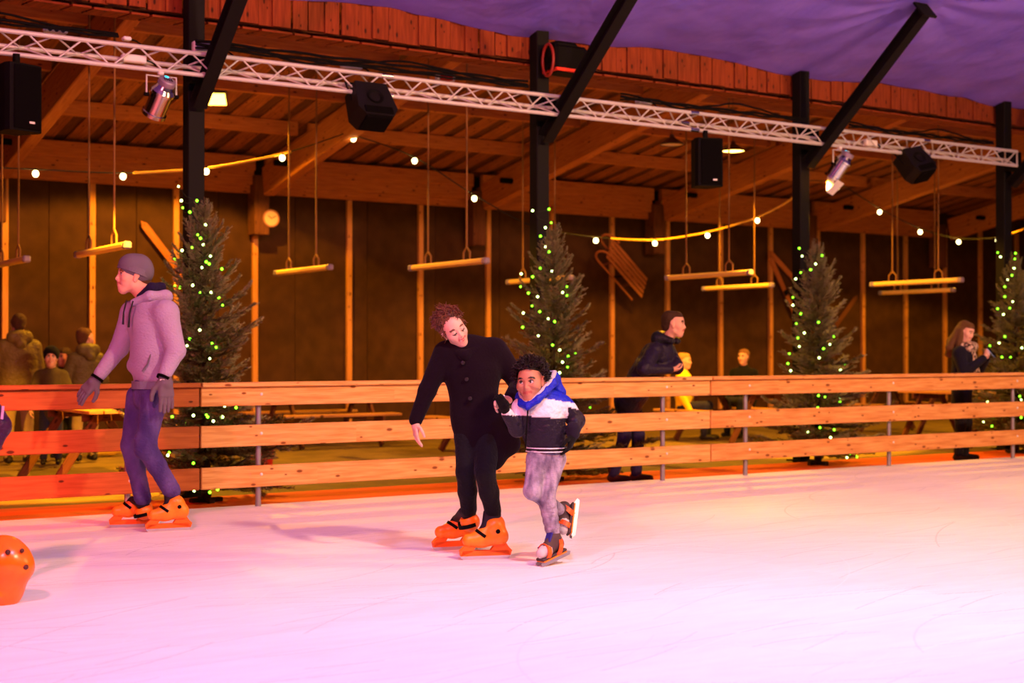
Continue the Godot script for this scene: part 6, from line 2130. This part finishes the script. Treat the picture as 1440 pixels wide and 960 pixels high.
func hall_people() -> void:
	var olive := lin(0.42, 0.36, 0.18)
	var spots := [
		[26, -17.5, 0.0, "person standing in an olive hooded jacket with back turned, left of the first tree", {"s": 1.0, "coat": olive, "hood": olive, "puffer": true, "hair": lin(0.30, 0.20, 0.12), "fat": 1.12, "legs_color": lin(0.60, 0.52, 0.34)}, see(-0.5, 0, -0.9)],
		[121, -17.4, 0.0, "person in an olive puffer jacket standing beside the smiling child", {"s": 0.90, "coat": lin(0.36, 0.32, 0.18), "hood": lin(0.36, 0.32, 0.18), "puffer": true, "hair": lin(0.36, 0.22, 0.12), "legs_color": lin(0.55, 0.46, 0.30), "face": Vector3(-0.7, 0, 0.3)}, see(-0.6, 0, -0.75)],
		[72, -17.0, 0.0, "child in a dark beanie and olive jacket between two olive jackets", {"s": 0.76, "hs": 0.92, "coat": lin(0.28, 0.25, 0.14), "hat": lin(0.06, 0.06, 0.06), "smile": 0.8}, see(0.25, 0, 1)],
		[90, -18.0, 0.0, "child with dark hair half hidden behind the child in the dark beanie", {"s": 0.76, "hs": 0.9, "coat": lin(0.2, 0.16, 0.12), "skin": lin(0.7, 0.45, 0.35)}, see(-0.3, 0, 1)],
		[961, -16.75, 0.34, "blond child in a bright yellow coat sitting at a picnic table", {"s": 0.92, "hs": 0.95, "coat": lin(0.92, 0.78, 0.12), "hair": lin(0.70, 0.52, 0.30)}, see(0.5, 0, 0.2)],
		[1046, -16.9, 0.33, "boy with short blond hair in a black top sitting at a picnic table", {"s": 0.95, "hs": 0.97, "coat": lin(0.07, 0.06, 0.07), "hair": lin(0.50, 0.34, 0.2)}, see(-0.55, 0, 0.8)],
	]
	for s in spots:
		var base := pix_z(s[0], 560, s[1])
		base.y = HALL_Y
		var o: Dictionary = s[4]
		if s[2] > 0.0:
			o["sit"] = s[2]
		simple_person(s[3], base, yaw_to(s[5]), o)
	# a heap of coats on the far table and a bag below the first one
	var heap := thing("coat_heap", "heap of yellow and orange coats on the picnic table left of the phone user", "clothing", Vector3(18.45, HALL_Y + 0.7525, -16.0))
	var r := RandomNumberGenerator.new()
	r.seed = 91
	for k in 3:
		var bs := []
		for i in 6:
			var p := Vector3(r.randf_range(-0.16, 0.16), 0.06 + r.randf() * 0.05, -0.5 + k * 0.42 + r.randf_range(-0.14, 0.14))
			bs.append(cap(p, p + Vector3(r.randf_range(-0.1, 0.1), r.randf_range(-0.01, 0.06), r.randf_range(-0.1, 0.1)), 0.06, 0.055, 0.02))
		shell("folded_coat", bs, 0.014, [lin(0.85, 0.62, 0.25), lin(0.80, 0.70, 0.30), lin(0.75, 0.36, 0.18)][k], M.puff, heap)
	var bag := thing("yellow_bag", "crumpled yellow bag lying under the picnic table by the olive jackets", "bag", pix_y(146, 640, HALL_Y))
	shell("sack", [cap(Vector3(-0.14, 0.09, 0), Vector3(0.10, 0.08, 0.03), 0.09, 0.085, 0.03), cap(Vector3(0.06, 0.09, -0.05), Vector3(0.20, 0.06, 0), 0.07, 0.055, 0.03), cap(Vector3(-0.05, 0.15, 0), Vector3(0.02, 0.17, 0), 0.05, 0.03, 0.02)], 0.014, lin(0.92, 0.76, 0.18), M.puff, bag)
	shell("strap", [cap(Vector3(-0.06, 0.14, 0.05), Vector3(0.0, 0.22, 0.06), 0.012, 0.012, 0.01), cap(Vector3(0.0, 0.22, 0.06), Vector3(0.08, 0.13, 0.06), 0.012, 0.012, 0.01)], 0.008, lin(0.75, 0.25, 0.1), M.puff, bag)
	var gift := thing("gift_box", "red and white box on the bench behind the woman in black", "box", Vector3(10.4, HALL_Y + 0.7525, -15.75))
	var mb := MB.new()
	mb.box(xf_at(Vector3(0, 0.12, 0)), Vector3(0.30, 0.24, 0.24), 0.008)
	put("carton", mb, M.red_plastic, gift)
	mb = MB.new()
	mb.box(xf_at(Vector3(0, 0.265, 0)), Vector3(0.32, 0.05, 0.26), 0.008)
	put("lid", mb, M.white_plastic, gift)

func edge_child() -> void:
	var D := 7.55
	var base := pix_y(-62, 833)
	var t := thing("person", "person at the picture edge in a purple padded jacket pushing the orange seal", "person", base)
	var J := func(x: float, y: float, dz: float = 0.0) -> Vector3: return pix(x, y, D - dz) - base
	var pal := skin_palette(lin(0.84, 0.64, 0.55), lin(0.7, 0.4, 0.36), lin(0.3, 0.2, 0.12))
	var sh: Vector3 = J.call(-28, 560)
	var sh2: Vector3 = J.call(-98, 560, -0.05)
	var el: Vector3 = J.call(-2, 600, 0.05)
	var wr: Vector3 = J.call(-22, 655, 0.15)
	var wr2: Vector3 = J.call(-80, 665, 0.15)
	var head := facing(J.call(-40, 505, 0.02), see(0.1, 1, 0), see(0.7, -0.2, 0.5), 0.95)
	var hp: Vector3 = J.call(-62, 660)
	finish_body(t, [cap(hp, J.call(-62, 560), 0.08, 0.09, 0.04), cap(sh, sh2, 0.04, 0.04), cap(sh, el, 0.04, 0.03), cap(el, wr, 0.03, 0.022), cap(sh2, wr2, 0.04, 0.022), cap(hp, J.call(-36, 815), 0.06, 0.035), cap(hp, J.call(-84, 815), 0.06, 0.035)],
		[head_bones(head, 0.95, 0.4, J.call(-55, 548), 0.85), hand_bones(wr, see(0.2, -0.6, 0.7), see(0, -1, 0), see(-1, 0, 0), 0.15, 0.7), hand_bones(wr2, see(0.4, -0.6, 0.6), see(0, -1, 0), see(1, 0, 0), 0.15, 0.7)], [0.006, 0.006, 0.006], pal)
	var pc := lin(0.22, 0.10, 0.24)
	var jk := [flatcap(J.call(-62, 680), J.call(-62, 570), 0.14, 0.14, see(0, 0, 1), 0.8, 0.04), cap(sh, sh2, 0.075, 0.075, 0.04), cap(sh, el, 0.068, 0.060, 0.03), cap(el, wr, 0.058, 0.042, 0.02), cap(sh2, wr2, 0.07, 0.045, 0.03)]
	for i in 4:
		jk.append(cap(sh.lerp(el, 0.2 + 0.25 * i), sh.lerp(el, 0.22 + 0.25 * i), 0.070, 0.070, 0.008))
	shell("jacket", jk, 0.012, pc, M.puff, t)
	var mb := MB.new()
	mb.box(Transform3D(cam_xf.basis * Basis(Vector3(0, 0, 1), -0.1), J.call(3.5, 580, 0.12)), Vector3(0.014, 0.07, 0.004), 0.001)
	put("sleeve_print", mb, mat(Color(0.75, 0.65, 0.8), 0.7), t)
	shell("trousers", [cap(J.call(-50, 690), J.call(-30, 815, 0.02), 0.085, 0.058, 0.03), cap(J.call(-76, 690), J.call(-88, 815), 0.085, 0.058, 0.03)], 0.014, lin(0.2, 0.16, 0.32), M.denim, t)
	shell("hair", [cap(head * Vector3(0, 0.055, -0.038), head * Vector3(0, 0.058, 0.02), 0.086, 0.072, 0.02), cap(head * Vector3(0, -0.05, -0.07), head * Vector3(0, 0.05, -0.05), 0.06, 0.078, 0.02), cap(head * Vector3(0.05, -0.02, -0.05), head * Vector3(0.09, -0.16, -0.02), 0.05, 0.035, 0.03)], 0.01, lin(0.62, 0.42, 0.26), M.hair, t)
	skate(t, pix_y(-14, 836) - base, pix_y(-76, 828) - base, 0.0, J.call(-36, 800), 1.0)
	skate(t, pix_y(-64, 838) - base, pix_y(-128, 832) - base, 0.0, J.call(-88, 800), 1.0)

func seal_aid() -> void:
	var base := pix_y(-40, 846)
	var t := thing("skating_seal", "glossy orange plastic seal used as a skating aid", "skating aid", base)
	var D := 7.24
	var J := func(x: float, y: float, dz: float = 0.0) -> Vector3: return pix(x, y, D - dz) - base
	var mb := MB.new()
	sdf(mb, [
		cap(J.call(4, 785), J.call(12, 792, 0.02), 0.115, 0.115, 0.06), cap(J.call(12, 792, 0.02), J.call(31, 799, 0.03), 0.085, 0.050, 0.06),
		cap(J.call(4, 792), J.call(4, 828), 0.112, 0.098, 0.06), cap(J.call(0, 822), J.call(-70, 806, -0.05), 0.10, 0.13, 0.06), cap(J.call(-70, 806, -0.05), J.call(-150, 826, -0.1), 0.13, 0.06, 0.06),
		cap(J.call(-150, 826, -0.1), J.call(-185, 800, -0.12), 0.05, 0.06, 0.03), flatcap(J.call(-10, 838, 0.10), J.call(-24, 843, 0.22), 0.04, 0.03, Vector3.UP, 0.5, 0.03),
		flatcap(J.call(-10, 838, -0.10), J.call(-24, 838, -0.22), 0.04, 0.03, Vector3.UP, 0.5, 0.03)], 0.011, [Color.WHITE])
	put("shell", mb, tri_noise(mat(Color.WHITE, 0.25), Color(0.97, 0.44, 0.05), Color(1.0, 0.50, 0.08), 0.03, 92, 0.6), t)
	for e in [[11, 776, 0.122, 0.014], [31, 774, 0.080, 0.012]]:
		mb = MB.new()
		mb.ball(J.call(e[0], e[1], e[2]), Vector3(e[3], e[3], e[3]), 12, 8)
		put("eye", mb, mat(Color(0.25, 0.07, 0.03), 0.3), t)
	mb = MB.new()
	mb.ball(J.call(36, 797, 0.080), Vector3(0.016, 0.014, 0.016), 12, 8)
	put("nose", mb, mat(Color(0.3, 0.08, 0.03), 0.3), t)
	mb = MB.new()
	mb.tube([J.call(-60, 775, 0.03), J.call(-62, 700, 0.05), J.call(-30, 665, 0.12), J.call(-90, 668, 0.12), J.call(-62, 700, 0.05)], [0.016], 10)
	put("push_handle", mb, M.orange_plastic, t)
